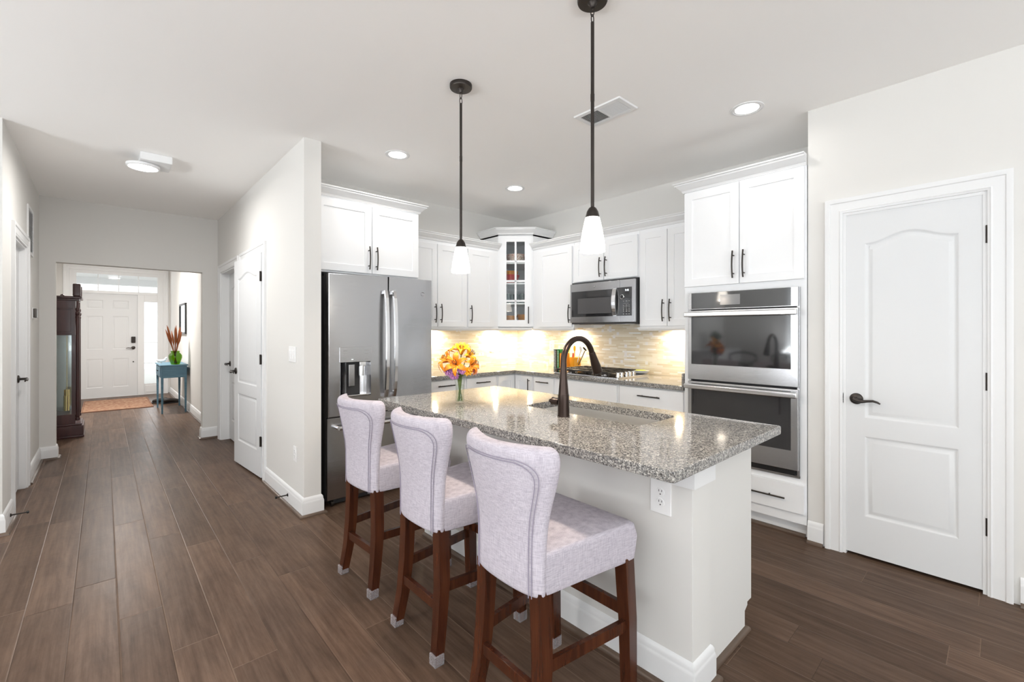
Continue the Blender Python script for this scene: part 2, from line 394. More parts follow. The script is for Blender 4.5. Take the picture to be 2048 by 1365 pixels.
def xwall(name, x, t, y0, y1, holes=()):     # wall whose visible face is x, thickness t towards +x (t<0: towards -x)
    mb = wall_holes(y0, y1, 0, CZ, [(-0+h[0], h[1], h[2], h[3]) for h in holes], abs(t))
    mm = Matrix(((0, 1 if t > 0 else -1, 0, x), (1, 0, 0, 0), (0, 0, 1, 0), (0, 0, 0, 1)))
    return struct(name, mb.xf(mm), 'wall')
def ywall(name, y, t, x0, x1, holes=()):
    mb = wall_holes(x0, x1, 0, CZ, list(holes), abs(t))
    mm = Matrix(((1, 0, 0, 0), (0, 1 if t > 0 else -1, 0, y), (0, 0, 1, 0), (0, 0, 0, 1)))
    return struct(name, mb.xf(mm), 'wall')
EPS = .0
xwall('wall_hall_right', XH, .12, 3.385, YE+.12, [(4.48, 5.29, .0005, 2.05), (5.56, 6.47, .0005, 2.05)])
xwall('wall_hall_left', XL, -.12, YL+.12, YE, [(4.88, 5.61, .0005, 2.05)])
ywall('wall_hall_end', YE, .12, XL-.12, XH, [(-.37, .905, .0005, 2.062)])
ywall('wall_near_left', YL, .12, -4.3, XL)
ywall('wall_fridge', YB, .12, XH+.12, XR+.12)
xwall('wall_range', XR, .12, .71, YB)
ywall('wall_pantry_return', .832, -.12, XP, XR)
xwall('wall_pantry', XP, .12, -4.0, .712, [(.03, .66, .0005, 2.05)])
xwall('wall_foyer_left', -.66, -.12, YE+.12, YF)
xwall('wall_foyer_right', 1.06, .12, YE+.12, YF)
ywall('wall_front', YF, .15, -.78, 1.18, [(-.47, .93, .0005, 2.53)])
ywall('wall_back', -4.0, -.12, -4.4, XP+.12, [(-3.2, -.75, .25, 2.45), (-.45, 2.0, .25, 2.45)])
xwall('wall_dining', -4.3, -.12, -4.0, YL+.12, [(1.55, 3.05, .6, 2.3), (-3.3, .1, .25, 2.45)])
# unseen walls added behind the hall and pantry doors to stop light leaks
struct('wall_block_closet', MB().box(XH+.12, 2.0, 4.34, 4.44, 0, CZ).box(XH+.12, 2.0, 5.38, 5.48, 0, CZ).box(1.9, 2.0, 4.44, 5.38, 0, CZ), 'wall')
struct('wall_block_hall', MB().box(XH+.12, 2.0, 6.6, 6.7, 0, CZ).box(1.9, 2.0, 5.48, 6.6, 0, CZ), 'wall')
struct('wall_block_left', MB().box(-1.5, XL-.12, 4.7, 4.8, 0, CZ).box(-1.5, XL-.12, 5.7, 5.8, 0, CZ).box(-1.6, -1.5, 4.7, 5.8, 0, CZ), 'wall')
struct('wall_block_pantry', MB().box(XP+.12, 4.0, -.5, -.4, 0, CZ).box(4.0, 4.1, -.5, .83, 0, CZ), 'wall')
# baseboards with shoe moulding
BB = [(0, 0), (.016, 0), (.016, .095), (.013, .105), (.011, .112), (.011, .122), (.006, .132), (0, .137)]
SH = [(.016, .0), (.036, .0), (.035, .008), (.030, .015), (.022, .018), (.016, .018)]
def baseboard(name, path):
    o = struct(name, MB().sweep(path, BB), 'trim'); obj('shoe_molding', MB().sweep(path, SH), 'shoe', o); return o
baseboard('baseboard_hall_right', [(XH+.12, 3.55), (XH+.12, 3.385), (XH, 3.385), (XH, 4.395)][::-1])
baseboard('baseboard_hall_gap', [(.905, YE+.12), (.905, YE), (XH-.005, YE)])
baseboard('baseboard_hall_left', [(-4.2, YL), (XL, YL), (XL, 4.79)])
baseboard('baseboard_hall_end', [(XL, 5.70), (XL, YE), (-.37, YE), (-.37, YE+.12)])
baseboard('baseboard_foyer_right', [(1.06, YF), (1.06, YE+.14)])
baseboard('baseboard_foyer_left', [(-.66, YE+.14), (-.66, YF), (-.53, YF)])
baseboard('baseboard_pantry', [(XP, .832), (XP, .748)])
baseboard('baseboard_right', [(XP, -.06), (XP, -3.9)])

# door casings
def casing(name, w, h, width=.088, proud=.018):
    """inverted U in local x/z around an opening w x h, standing on local y = 0 and coming out to -y"""
    prof = [(0, 0), (0, -.010), (.008, -.012), (.012, -.016), (.018, -.012), (.060, -.014), (.064, -.019), (.078, -.022), (width, -.020), (width, 0)]
    mb = MB(); rings = []
    for (px, pz, dx, dz) in ((0, 0, -1, 0), (0, h, -1, 1), (w, h, 1, 1), (w, 0, 1, 0)):
        rings.append([mb.bm.verts.new((px+dx*o, y, pz+dz*o)) for o, y in prof])
    for a, b in zip(rings, rings[1:]):
        for j in range(len(prof)-1): mb.bm.faces.new((a[j], b[j], b[j+1], a[j+1]))
    mb.bm.faces.new(rings[0]); mb.bm.faces.new(rings[-1]); return mb
def jamb(w, h, d, t=.016):
    mb = MB(); mb.box(0, t, 0, d, 0, h); mb.box(w-t, w, 0, d, 0, h); mb.box(t, w-t, 0, d, h-t, h); return mb
def trim_set(name, loc, rz, w, h, d=.12, label=None):
    o = struct(name, casing(name, w, h), 'trim', label, loc, rz); obj('jamb', jamb(w, h, d), 'trim', o); return o

def arch(x0, x1, z0, z1, rise, n=18):
    lp = [(x0, z0), (x1, z0), (x1, z1)]
    for i in range(1, n):
        t = i/n; lp.append((x1+(x0-x1)*t, z1+rise*(.5-.5*math.cos(2*PI*t))**1.15))
    lp.append((x0, z1)); return lp
def panel_slab(w, h, panels, t=.035, both=False, z0=0.):
    """door leaf: local x 0..w, z 0..h, front at y = 0 looking -y; panels are CCW loops in x/z"""
    mb = MB()
    # front lies at plate-z = 0 (towards viewer +), mapped later
    loops = mb.plate(rect(0, w, z0, h), panels, 0)
    for lp, v in zip(panels, loops[1:]):
        prev = v
        for d, zz in ((.006, -.004), (.014, -.0095), (.022, -.0095), (.034, -.004), (.042, -.0025)):
            nv = mb.loop(offs(lp, d), zz); mb.bridge(prev, nv); prev = nv
        es = [mb.bm.edges.get((prev[i], prev[(i+1) % len(prev)])) for i in range(len(prev))]
        bmesh.ops.triangle_fill(mb.bm, use_beauty=True, edges=[e for e in es if e])
    bk = mb.loop(rect(0, w, z0, h), -t); mb.bridge(loops[0], bk); mb.bm.faces.new(bk)
    return mb.xf(Matrix(((1, 0, 0, 0), (0, 0, -1, 0), (0, 1, 0, 0), (0, 0, 0, 1))))
def lever(parent, x, z, sgn=1, y=0., name='door_handle'):
    """rosette and curved lever pointing to sgn*x, on a face at local y looking -y"""
    mb = MB(); mb.lathe([(.0005, -.014), (.016, -.013), (.029, -.009), (.033, -.003), (.033, 0)], (x, y, z), 28, 'y')
    mb.cyl((x, y-.05, z), .010, .045, 16, 'y')
    p = [(x-sgn*.008, y-.05, z+.002), (x+sgn*.012, y-.053, z-.003), (x+sgn*.035, y-.055, z-.008), (x+sgn*.06, y-.055, z-.003), (x+sgn*.085, y-.054, z+.000), (x+sgn*.105, y-.053, z-.006), (x+sgn*.118, y-.052, z-.014)]
    mb.tube(p, [.010, .012, .0095, .0075, .007, .006, .004], 10); return obj(name, mb, 'bronze', parent)
def hinge(parent, x, z, y=0.):
    mb = MB(); mb.cyl((x, y-.006, z-.045), .0062, .09, 12); mb.box(x-.014, x+.014, y-.002, y+.002, z-.044, z+.044)
    return obj('hinge', mb, 'bronze', parent)
def door2(name, loc, rz, w, label, lev_left=True, hinges=True, y=0., zb=.018):
    """two-panel arched-top leaf, front to local -y"""
    st = .1*w/.6 if w < .7 else .115
    P = [arch(st, w-st, .825, 1.856, .052), rect(st, w-st, .245, .72)]
    o = struct(name, panel_slab(w, 2.04, P, z0=zb), 'door', label, loc, rz)
    lever(o, .062 if lev_left else w-.062, .936, 1 if lev_left else -1)
    if hinges:
        for z in (1.83, 1.082, .345): hinge(o, w+.002 if lev_left else -.002, z)
    return o
# pantry door (right): local x runs along -y
trim_set('trim_1', (XP, .65, 0), R90, .60, 2.05)
d = door2('door_1', (XP+.004, .647, 0), R90, .594, 'white two-panel arched door closed at the right of the ovens')
obj('strike_plate', B(-.012, .0, -.004, .02, .905, .965), 'bronze', d)
# hall right, near door (ajar) and far door (closed, recessed)
trim_set('trim_2', (XH, 5.29, 0), R90, .81, 2.05)
a_ = math.radians(4.4)
LW = .785
# leaf hinged at y=4.485, free end towards +y and out into the hall
d = door2('door_2', (XH-.022-math.sin(a_)*LW, 4.487+math.cos(a_)*LW, 0), R90+a_, LW, 'white two-panel hall door standing ajar beside the light switch')
trim_set('trim_3', (XH, 6.47, 0), R90, .91, 2.05)
d = door2('door_3', (XH+.085, 6.454, 0), R90, .878, 'white two-panel hall door closed deep in its frame', hinges=False)
# hall left door: front looks +x, local x along +y
trim_set('trim_4', (XL, 4.88, 0), PI/2, .73, 2.05)
d = door2('door_4', (XL-.038, 4.897, 0), PI/2, .696, 'white two-panel door in the left hall wall', lev_left=False, hinges=False)

# ------------------------------------------------------------------ front entry
t = struct('trim_5', None, None, 'white casing round the front door, side light and transom', (-.47, YF, 0))
obj('casing', casing('c', 1.40, 2.53, .10), 'trim', t)
mb = MB(); mb.box(0, .08, .0, .13, 0, 2.53); mb.box(1.32, 1.40, 0, .13, 0, 2.53); mb.box(.08, 1.32, 0, .13, 2.47, 2.53)
mb.box(.08, 1.32, 0, .13, 2.085, 2.14, .004); mb.box(.993, 1.10, 0, .13, 0, 2.085, .004); mb.box(1.10, 1.32, .02, .11, 0, .23, .004); mb.box(1.12, 1.30, .012, .03, .05, .19, .004)
mb.box(1.10, 1.32, .0, .11, 1.945, 2.085, .004); mb.box(.08, .993, 0.02, .13, .0, .018)
obj('mullion_frame', mb, 'trim', t)
P = []
for x0, x1 in ((.135, .385), (.525, .775)):
    P += [rect(x0, x1, 1.775, 1.955), rect(x0, x1, .965, 1.635), rect(x0, x1, .20, .78)]
d = struct('door_5', panel_slab(.91, 2.08, P, .045, z0=.02), 'door', 'white six-panel front door with a dark keypad lock', (-.389, YF+.03, 0))
lever(d, .845, .99, -1)
mb = MB(); mb.box(.81, .88, -.03, 0, 1.09, 1.22, .012, 3)
for i in range(3):
    for j in range(2): mb.box(.826+j*.022, .842+j*.022, -.033, -.029, 1.12+i*.028, 1.138+i*.028, .002)
obj('keypad_lock', mb, 'bronze', d)
obj('latch_button', MB().cyl((.845, -.01, .70), .012, .012, 12, 'y'), 'bronze', d)
w = struct('window_1', None, None, 'tall narrow side light beside the front door', (.63, YF+.05, 0))
mb = MB()
for i in range(1, 4): mb.box(0, .22, -.008, .008, .23+i*.43-.006, .23+i*.43+.006)
obj('muntin', mb, 'trim', w); obj('pane', B(0, .22, -.003, .003, .23, 1.945), 'pane', w)
w = struct('window_2', None, None, 'four-light transom over the front door', (-.39, YF+.05, 0))
mb = MB()
for i in range(1, 4): mb.box(i*.31-.007, i*.31+.007, -.008, .008, 2.14, 2.47)
obj('muntin', mb, 'trim', w); obj('pane', B(0, 1.24, -.003, .003, 2.14, 2.47), 'pane', w)
# porch outside
struct('trim_6', MB().box(-3, 4, YF+.2, YF+2.8, 2.62, 2.72).box(-3, 4, YF+2.6, YF+2.8, 2.47, 2.62), 'ext', 'white porch roof and beam beyond the transom')
struct('floor_porch', B(-6, 8, YF+.15, YF+9, -.2, -.06), 'concrete')

# ------------------------------------------------------------------ windows behind the viewer (only the one with blinds seen in the oven glass)
def big_window(name, loc, rz, w, h, blinds, nx=2):
    o = struct(name, None, None, None, loc, rz); mb = MB()
    for i in range(nx+1): mb.box(i*w/nx-.03, i*w/nx+.03, 0, .09, 0, h)
    mb.box(0, w, 0, .09, -.03, .05); mb.box(0, w, 0, .09, h-.05, h+.03); mb.box(0, w, .02, .07, h*.5-.02, h*.5+.02)
    obj('sash', mb, 'trim', o); obj('pane', B(0, w, .05, .054, 0, h), 'pane', o)
    cs = MB(); 
    for a in ((-.09, 0, -.09, h+.09), (w, w+.09, -.09, h+.09)): cs.box(a[0], a[1], -.018, 0, a[2], a[3], .004)
    cs.box(0, w, -.018, 0, h, h+.09, .004); cs.box(-.11, w+.11, -.04, 0, -.06, -.02, .004); cs.box(0, w, -.018, 0, -.10, -.06, .004)
    obj('casing', cs, 'trim', o)
    if blinds:
        b = MB()
        for i in range(int(h/.05)): b.add([(.02, -.045, i*.05+.02), (w-.02, -.045, i*.05+.02), (w-.02, -.01, i*.05+.035), (.02, -.01, i*.05+.035)], [(0, 1, 2, 3)])
        b.box(.02, w-.02, -.05, -.005, h-.04, h); obj('blind', b, 'blind', o)
    return o
big_window('window_3', (-4.3, 1.55, .6), PI/2, 1.5, 1.7, True, 1)
big_window('window_4', (-4.3, -3.3, .25), PI/2, 3.4, 2.2, False, 3)
big_window('window_5', (-.75, -4.0, .25), PI, 2.45, 2.2, False, 2)
big_window('window_6', (2.0, -4.0, .25), PI, 2.45, 2.2, False, 2)

# ================================================================== cabinets
def door_mb(x0, x1, z0, z1, y=-.02, shaker=True, t=.019):
    """shaker front: front face at local y, rail width 57 mm, recess 7 mm"""
    mb = MB(); o = rect(x0, x1, z0, z1)
    if shaker:
        i = rect(x0+.058, x1-.058, z0+.058, z1-.058); lp = mb.plate(offs(o, .0015), [i], 0)
        a = mb.loop(offs(i, .0015), -.0065); mb.bridge(lp[1], a); mb.bm.faces.new(a)
    else:
        lp = [mb.loop(offs(o, .0015), 0)]; mb.bm.faces.new(lp[0])
    b = mb.loop(o, -.0015); c_ = mb.loop(o, -t); mb.bridge(lp[0], b); mb.bridge(b, c_); mb.bm.faces.new(c_)
    return mb.xf(Matrix(((1, 0, 0, 0), (0, 0, -1, y), (0, 1, 0, 0), (0, 0, 0, 1))))
def pull(parent, x, z, vert=True, L=.19, y=-.02, flat=False):
    """arched bar pull with two posts"""
    mb = MB(); n = 10; pts = []
    for i in range(n+1):
        t = i/n*2-1; b = .026+(0 if flat else .012*(1-t*t))
        pts.append((x, y-b, z+t*L/2) if vert else (x+t*L/2, y-b, z))
    mb.tube(pts, .0055, 8)
    for sg in (-1, 1):
        q = sg*L*.335; b = .026+(0 if flat else .012*(1-.67**2))
        mb.tube([(x, y, z+q), (x, y-b, z+q)] if vert else [(x+q, y, z), (x+q, y-b, z)], .0045, 8)
    return obj('handle', mb, 'bronze', parent)
def door(parent, x0, x1, z0, z1, hx=None, hz=None, name='door', y=-.02, shaker=True, vert=True, L=.19, flat=False):
    o = obj(name, door_mb(x0, x1, z0, z1, y, shaker), 'white', parent)
    if hx is not None: pull(o, hx, hz, vert, L, y, flat)
    return o
CROWN = [(0, 0), (.010, 0), (.016, .010), (.016, .018), (.026, .024), (.040, .040), (.050, .050), (.056, .050), (.056, .060), (.066, .064), (.066, .072), (0, .072)]
def crown_mb(path, z): return MB().sweep(path, [(o, z+h) for o, h in CROWN])

# --- over-fridge cabinet
c = thing('refrigerator_cabinet', 'deep white two-door cabinet with crown over the refrigerator', 'cabinet', (1.19, 3.56, 0))
obj('body', B(0, .915, 0, .648, 1.80, 2.40, .0015), 'white', c)
door(c, .012, .46, 1.815, 2.375, .432, 1.94); door(c, .468, .903, 1.815, 2.375, .498, 1.94)
obj('crown', crown_mb([(.915, .645), (.915, 0), (-.001, 0)][::-1], 2.395), 'trim', c)
# --- wall cabinets left of the corner (fridge wall): face frame at y 3.88
ZU0, ZU1 = 1.372, 2.262
c = thing('wall_cabinet', 'white two-door wall cabinet between refrigerator and single-door cabinet', 'cabinet', (2.115, 3.88, 0), 0, 'white wall cabinets')
obj('body', B(0, .762, 0, .328, ZU0, ZU1, .001), 'white', c)
door(c, .012, .383, 1.382, 2.222, .352, 1.517); door(c, .390, .752, 1.382, 2.222, .420, 1.517)
c = thing('wall_cabinet', 'white single-door wall cabinet left of the glass corner cabinet', 'cabinet', (2.879, 3.88, 0), 0, 'white wall cabinets')
obj('body', B(0, .45, 0, .328, ZU0, ZU1, .001), 'white', c)
door(c, .010, .365, 1.382, 2.222, .036, 1.517)
# --- range wall: face frame at x 3.61
XU = 3.61
c = thing('wall_cabinet', 'white single-door wall cabinet right of the glass corner cabinet', 'cabinet', (XU, 3.598, 0), R90, 'white wall cabinets')
obj('body', B(0, .60, 0, .328, ZU0, ZU1, .001), 'white', c)
door(c, .105, .584, 1.382, 2.222, .565, 1.517)
c = thing('wall_cabinet', 'short white two-door wall cabinet above the microwave', 'cabinet', (XU, 2.996, 0), R90, 'white wall cabinets')
obj('body', B(0, .768, 0, .328, 1.83, ZU1, .001), 'white', c)
door(c, .014, .381, 1.838, 2.222, .352, 1.96); door(c, .388, .756, 1.838, 2.222, .420, 1.96)
c = thing('wall_cabinet', 'white two-door wall cabinet between microwave and oven tower', 'cabinet', (XU, 2.226, 0), R90, 'white wall cabinets')
obj('body', B(0, .566, 0, .328, ZU0, ZU1, .001), 'white', c)
door(c, .010, .275, 1.382, 2.222, .247, 1.517); door(c, .281, .556, 1.382, 2.222, .312, 1.517)
# crown and light rail along the runs
o = obj('crown_molding', crown_mb([(2.116, 3.88), (3.33, 3.88)], 2.255), 'trim'); tag(o, 'white crown moulding above the wall cabinets left of the corner', 'moulding')
o = obj('crown_molding', crown_mb([(XU, 3.598), (XU, 1.661)], 2.255), 'trim'); tag(o, 'white crown moulding running over the microwave to the oven tower', 'moulding')
RAIL = [(0, -.03), (.012, -.03), (.016, -.02), (.022, -.014), (.022, 0), (0, 0)]
o = obj('light_rail', MB().sweep([(2.20, 3.886), (3.327, 3.886), (3.604, 3.609)], [(a-.006, b+1.372) for a, b in RAIL]), 'trim'); tag(o, 'white rail under the wall cabinets left of the corner and the corner cabinet', 'moulding')
o = obj('light_rail', MB().sweep([(3.618, 3.595), (3.618, 2.998)], [(a-.006, b+1.372) for a, b in RAIL]), 'trim'); tag(o, 'short white rail under the single-door cabinet beside the microwave', 'moulding')
o = obj('light_rail', MB().sweep([(3.924, 2.232), (3.618, 2.232), (3.618, 1.661)], [(a-.006, b+1.372) for a, b in RAIL]), 'trim'); tag(o, 'white rail under the wall cabinet beside the oven tower', 'moulding')

# --- diagonal glass corner cabinet (hollow)
c = thing('corner_cabinet', 'tall white diagonal corner cabinet with an eight-pane glass door', 'cabinet', (3.33, 3.88, 0), -PI/4)
FW = .396
pent = [(0, 0), (FW, 0)]
s2 = math.sqrt(.5)
def toc(wx, wy):    # world -> corner cabinet local
    dx, dy = wx-3.33, wy-3.88; return ((dx-dy)*s2, (dx+dy)*s2)
PT = [toc(3.33, 3.88), toc(3.61, 3.60), toc(3.936, 3.60), toc(3.936, 4.206), toc(3.33, 4.206)]
mb = MB()
for z0, z1 in ((1.372, 1.39), (2.42, 2.44)):
    a = mb.loop(PT, z0); b = mb.loop(PT, z1); mb.bm.faces.new(a); mb.bm.faces.new(b); mb.bridge(a, b)
for i in range(1, 5):
    p, q = PT[i], PT[(i+1) % 5]; d_ = (Vector(q)-Vector(p)).normalized(); n_ = Vector((-d_.y, d_.x))*.015
    mb.hexa([(*p, 1.372), (*q, 1.372), (q[0]+n_.x, q[1]+n_.y, 1.372), (p[0]+n_.x, p[1]+n_.y, 1.372)], [(*p, 2.44), (*q, 2.44), (q[0]+n_.x, q[1]+n_.y, 2.44), (p[0]+n_.x, p[1]+n_.y, 2.44)])
mb.box(.0, .04, 0, .018, 1.372, 2.44); mb.box(FW-.04, FW, 0, .018, 1.372, 2.44); mb.box(.04, FW-.04, 0, .018, 2.39, 2.44); mb.box(.04, FW-.04, 0, .018, 1.372, 1.41)
obj('body', mb, 'white', c)
SHZ = (1.66, 1.89, 2.125)
for z in SHZ:
    mb = MB(); pl = offs(PT, .016); pl[0] = (pl[0][0], .03); pl[1] = (pl[1][0], .03)
    a = mb.loop(pl, z-.018); b = mb.loop(pl, z); mb.bm.faces.new(a); mb.bm.faces.new(b); mb.bridge(a, b); obj('shelf', mb, 'white', c)
DX0, DX1, GX0, GX1, GZ0, GZ1 = .016, .380, .094, .302, 1.462, 2.352
mb = MB(); lp = mb.plate(rect(DX0, DX1, 1.385, 2.42), [rect(GX0, GX1, GZ0, GZ1)], 0); lq = mb.plate(rect(DX0, DX1, 1.385, 2.42), [rect(GX0, GX1, GZ0, GZ1)], -.019)
mb.bridge(lp[0], lq[0]); mb.bridge(lp[1], lq[1])
mb.xf(Matrix(((1, 0, 0, 0), (0, 0, -1, -.02), (0, 1, 0, 0), (0, 0, 0, 1))))
gm = (GX0+GX1)/2; mb.box(gm-.011, gm+.011, -.019, -.004, GZ0, GZ1)
for z in (1.68, 1.905, 2.13): mb.box(GX0, GX1, -.019, -.004, z-.011, z+.011)
d = obj('door', mb, 'white', c); pull(d, .345, 1.517); obj('glass', B(GX0-.004, GX1+.004, -.009, -.006, GZ0-.004, GZ1+.004), 'pane', d)
obj('crown', crown_mb([toc(3.33, 4.20), (0, 0), (FW, 0), toc(3.93, 3.60)], 2.436), 'trim', c)
# contents, lower to upper
def onshelf(name, mb, m, label, cat, lx, ly, z, group=None):
    o = obj(name, mb, m, loc=(3.33+(lx+ly)*s2, 3.88+(ly-lx)*s2, z)); return tag(o, label, cat, group)
bowl = lambda r, h: MB().lathe([(.0, .004), (r*.45, .004), (r*.5, 0), (r*.55, .004), (r*.85, h*.5), (r, h), (r-.004, h), (r*.82, h*.5), (r*.5, .009), (0, .009)], n=32)
onshelf('bowl', bowl(.085, .125), 'amber', 'amber bowl at the left on the bottom of the glass cabinet', 'bowl', .13, .15, 1.391)
onshelf('bowl', bowl(.08, .14), 'amber', 'taller amber bowl at the right on the bottom of the glass cabinet', 'bowl', .29, .18, 1.391)
gl = MB().lathe([(0, .002), (.026, .002), (.028, 0), (.034, .11), (.0325, .11), (.027, .006), (0, .006)], n=24)
for i, (lx, ly) in enumerate(((.11, .12), (.19, .16), (.27, .12), (.15, .25), (.25, .25))):
    o = onshelf('drinking_glass', gl, 'tumbler', 'clear tumbler on the shelf above the amber bowls', 'glass', lx, ly, 1.661, 'tumblers in the glass cabinet') if i == 0 else None
    if i == 0: tum = o
    else: dup(tum, (3.33+(lx+ly)*s2, 3.88+(ly-lx)*s2, 1.661))
onshelf('dish', bowl(.11, .10), 'red', 'red dish on the second shelf of the glass cabinet', 'dish', .13, .16, 1.891)
onshelf('bowl', bowl(.095, .09), 'amber', 'amber bowl stacked in the red dish', 'bowl', .13, .16, 1.945)
onshelf('bowl', bowl(.13, .105), 'floral', 'floral china bowl on the top shelf of the glass cabinet', 'bowl', .20, .19, 2.126)

# --- oven tower
c = thing('oven_cabinet', 'tall white oven tower with two upper doors and a bottom drawer', 'cabinet', (XP-.005, 1.645, 0), R90)
WT = .808; OY0, OY1, OZ0, OZ1 = .043, .772, .392, 1.622
mb = MB(); lp = mb.plate(rect(0, WT, .10, 2.40), [rect(OY0+.012, OY1-.012, OZ0+.012, OZ1-.012)], 0)
a = mb.loop(rect(0, WT, .10, 2.40), -.63); mb.bridge(lp[0], a); mb.bm.faces.new(a)
b = mb.loop(rect(OY0+.012, OY1-.012, OZ0+.012, OZ1-.012), -.60); mb.bridge(lp[1], b); mb.bm.faces.new(b)
mb.xf(Matrix(((1, 0, 0, 0), (0, 0, -1, 0), (0, 1, 0, 0), (0, 0, 0, 1)))); mb.box(0, WT, .07, .63, 0, .10)
obj('body', mb, 'white', c)
door(c, .006, .402, 1.672, 2.385, .370, 1.806); door(c, .409, .798, 1.672, 2.385, .440, 1.806)
door(c, .012, .797, .168, .352, .405, .255, 'drawer', shaker=False, vert=False, L=.58, flat=True)
obj('crown', crown_mb([(-.001, .63), (-.001, 0), (WT, 0)], 2.393), 'trim', c)
o = obj('shoe_molding', MB().sweep([(XP+.065, 1.645), (XP+.065, .86)], [(0, 0), (.02, 0), (.019, .008), (.012, .016), (0, .018)]), 'shoe'); tag(o, 'brown shoe moulding at the foot of the oven tower', 'moulding')

# --- double oven
c = thing('double_oven', 'stainless double wall oven with two black glass doors', 'oven', (XP-.005, 1.645, 0), R90)
y0, y1 = OY0, OY1
obj('case', B(y0+.015, y1-.015, .001, .55, OZ0+.015, OZ1-.015), 'darkgap', c)
obj('frame', MB().box(y0, y0+.014, -.012, .0, OZ0, OZ1).box(y1-.014, y1, -.012, .0, OZ0, OZ1).box(y0, y1, -.014, 0, OZ0, OZ0+.014), 'steel', c)
p = obj('control_panel', B(y0+.002, y1-.002, -.04, .0, 1.497, OZ1, .002), 'steel', c)
obj('control_glass', B(y0+.030, y1-.042, -.0425, -.039, 1.502, OZ1-.003), 'blackglass', p)
obj('screen', B(.284, .42, -.0432, -.042, 1.525, 1.597), nmat('screen_grey', (.20, .20, .205), .12, spec=.8), p)
def oven_door(z0, z1, wz0, wz1, hz):
    d = obj('door', B(y0+.002, y1-.002, -.042, -.002, z0, z1, .004), 'steel', c)
    obj('door_glass', B(y0+.030, y1-.042, -.0445, -.041, wz0, wz1, .001), 'blackglass', d)
    mb = MB(); mb.box(y0-.006, y1+.004, -.098, -.068, hz-.018, hz+.018, .007, 3)
    for xx in (y0+.004, y1-.016): mb.box(xx, xx+.012, -.07, -.04, hz-.012, hz+.012, .002)
    obj('handle', mb, 'chrome', d)
oven_door(.978, 1.490, 1.092, 1.478, 1.460)
oven_door(.444, .964, .570, .95, .930)
mb = MB(); mb.box(y0+.02, y1-.03, -.012, .0, .402, .438); obj('vent', mb, 'black', c)

# --- microwave
c = thing('microwave', 'stainless over-the-range microwave under the short wall cabinet', 'microwave', (3.535, 2.976, 0), R90)
MW = .752
obj('case', B(.004, MW-.004, .012, .388, 1.425, 1.825), 'darkgap', c)
fr = obj('door_frame', MB().box(0, .59, -.012, .012, 1.42, 1.81, .003).box(.592, MW, -.012, .012, 1.42, 1.81, .003), 'steel', c)
obj('door_glass', B(.018, .532, -.0145, -.011, 1.478, 1.732, .002), 'blackglass', c)
obj('window', B(.10, .50, -.0152, -.014, 1.508, 1.66), nmat('mesh_window', (.085, .083, .085), .22, spec=.6), c)
cp = obj('control_panel', B(.560, .722, -.0145, -.011, 1.478, 1.74, .002), 'blackglass', c)
mb = MB(); pts = [(.543, -.02-.022*(1-(i/8*2-1)**2), 1.484+i/8*.245) for i in range(9)]
for a, b in zip(pts, pts[1:]): mb.hexa([(a[0]-.02, a[1]-.006, a[2]), (a[0]+.02, a[1]-.006, a[2]), (a[0]+.02, a[1]+.004, a[2]), (a[0]-.02, a[1]+.004, a[2])], [(b[0]-.02, b[1]-.006, b[2]), (b[0]+.02, b[1]-.006, b[2]), (b[0]+.02, b[1]+.004, b[2]), (b[0]-.02, b[1]+.004, b[2])])
mb.box(.525, .561, -.02, -.012, 1.478, 1.49); mb.box(.525, .561, -.02, -.012, 1.722, 1.735)
obj('handle', mb, 'chrome', c)
obj('dial', MB().lathe([(.0, -.026), (.015, -.026), (.018, -.023), (.0185, -.014)], (.622, 0, 1.652), 24, 'y'), 'black', cp)
obj('dial_ring', MB().lathe([(.0186, -.024), (.0225, -.020), (.0228, -.0145), (.0186, -.0145)], (.622, 0, 1.652), 24, 'y'), 'chrome', cp)
mb = MB()
for r_, n_ in ((1.612, 3), (1.575, 3), (1.556, 3), (1.540, 3), (1.528, 3), (1.516, 3), (1.494, 3)):
    for k in range(n_): mb.box(.630+k*.029, .642+k*.029+(.004 if k % 2 else 0), -.0153, -.0144, r_-.003, r_+.003)
mb.box(.630, .70, -.0153, -.0144, 1.590, 1.592); mb.box(.630, .70, -.0153, -.0144, 1.564, 1.566)
obj('buttons', mb, nmat('key_print', (.33, .33, .33), .5), cp)
def text(name, body, size, m, parent, loc, rot=(PI/2, 0, 0), ext=.0004):
    cu = bpy.data.curves.new(name, 'FONT'); cu.body = body; cu.size = size; cu.extrude = ext; cu.align_x = 'CENTER'; cu.align_y = 'CENTER'
    o = bpy.data.objects.new('tmp', cu); C.objects.link(o); dg = bpy.context.evaluated_depsgraph_get()
    me = bpy.data.meshes.new_from_object(o.evaluated_get(dg)); bpy.data.objects.remove(o); me.name = name
    me.materials.clear(); me.materials.append(M[m] if isinstance(m, str) else m)
    q = bpy.data.objects.new(name, me); C.objects.link(q); q.parent = parent; q.location = loc; q.rotation_euler = rot; return q
text('clock_digits', '9:45', .024, 'display', cp, (.672, -.0152, 1.711))
def badge(parent, x, y, z, r=.014):
    b = obj('logo_badge', MB().lathe([(0, -.002), (r*.82, -.002), (r*.9, -.0032), (r, -.0025), (r, 0)], (x, y, z), 28, 'y'), nmat('badge_grey', (.36, .36, .37), .3, .8), parent)
    text('logo_letters', 'GE', r*1.1, 'chrome', b, (x, y-.0024, z)); return b
badge(c, .302, -.012, 1.772)
mb = MB(); mb.box(.01, MW-.01, .0, .38, 1.405, 1.425); obj('underside', mb, 'darkgap', c)
obj('grease_filter', B(.06, .26, .06, .20, 1.401, 1.406), 'steel', c); obj('grease_filter', B(.47, .70, .06, .20, 1.401, 1.406), 'steel', c)

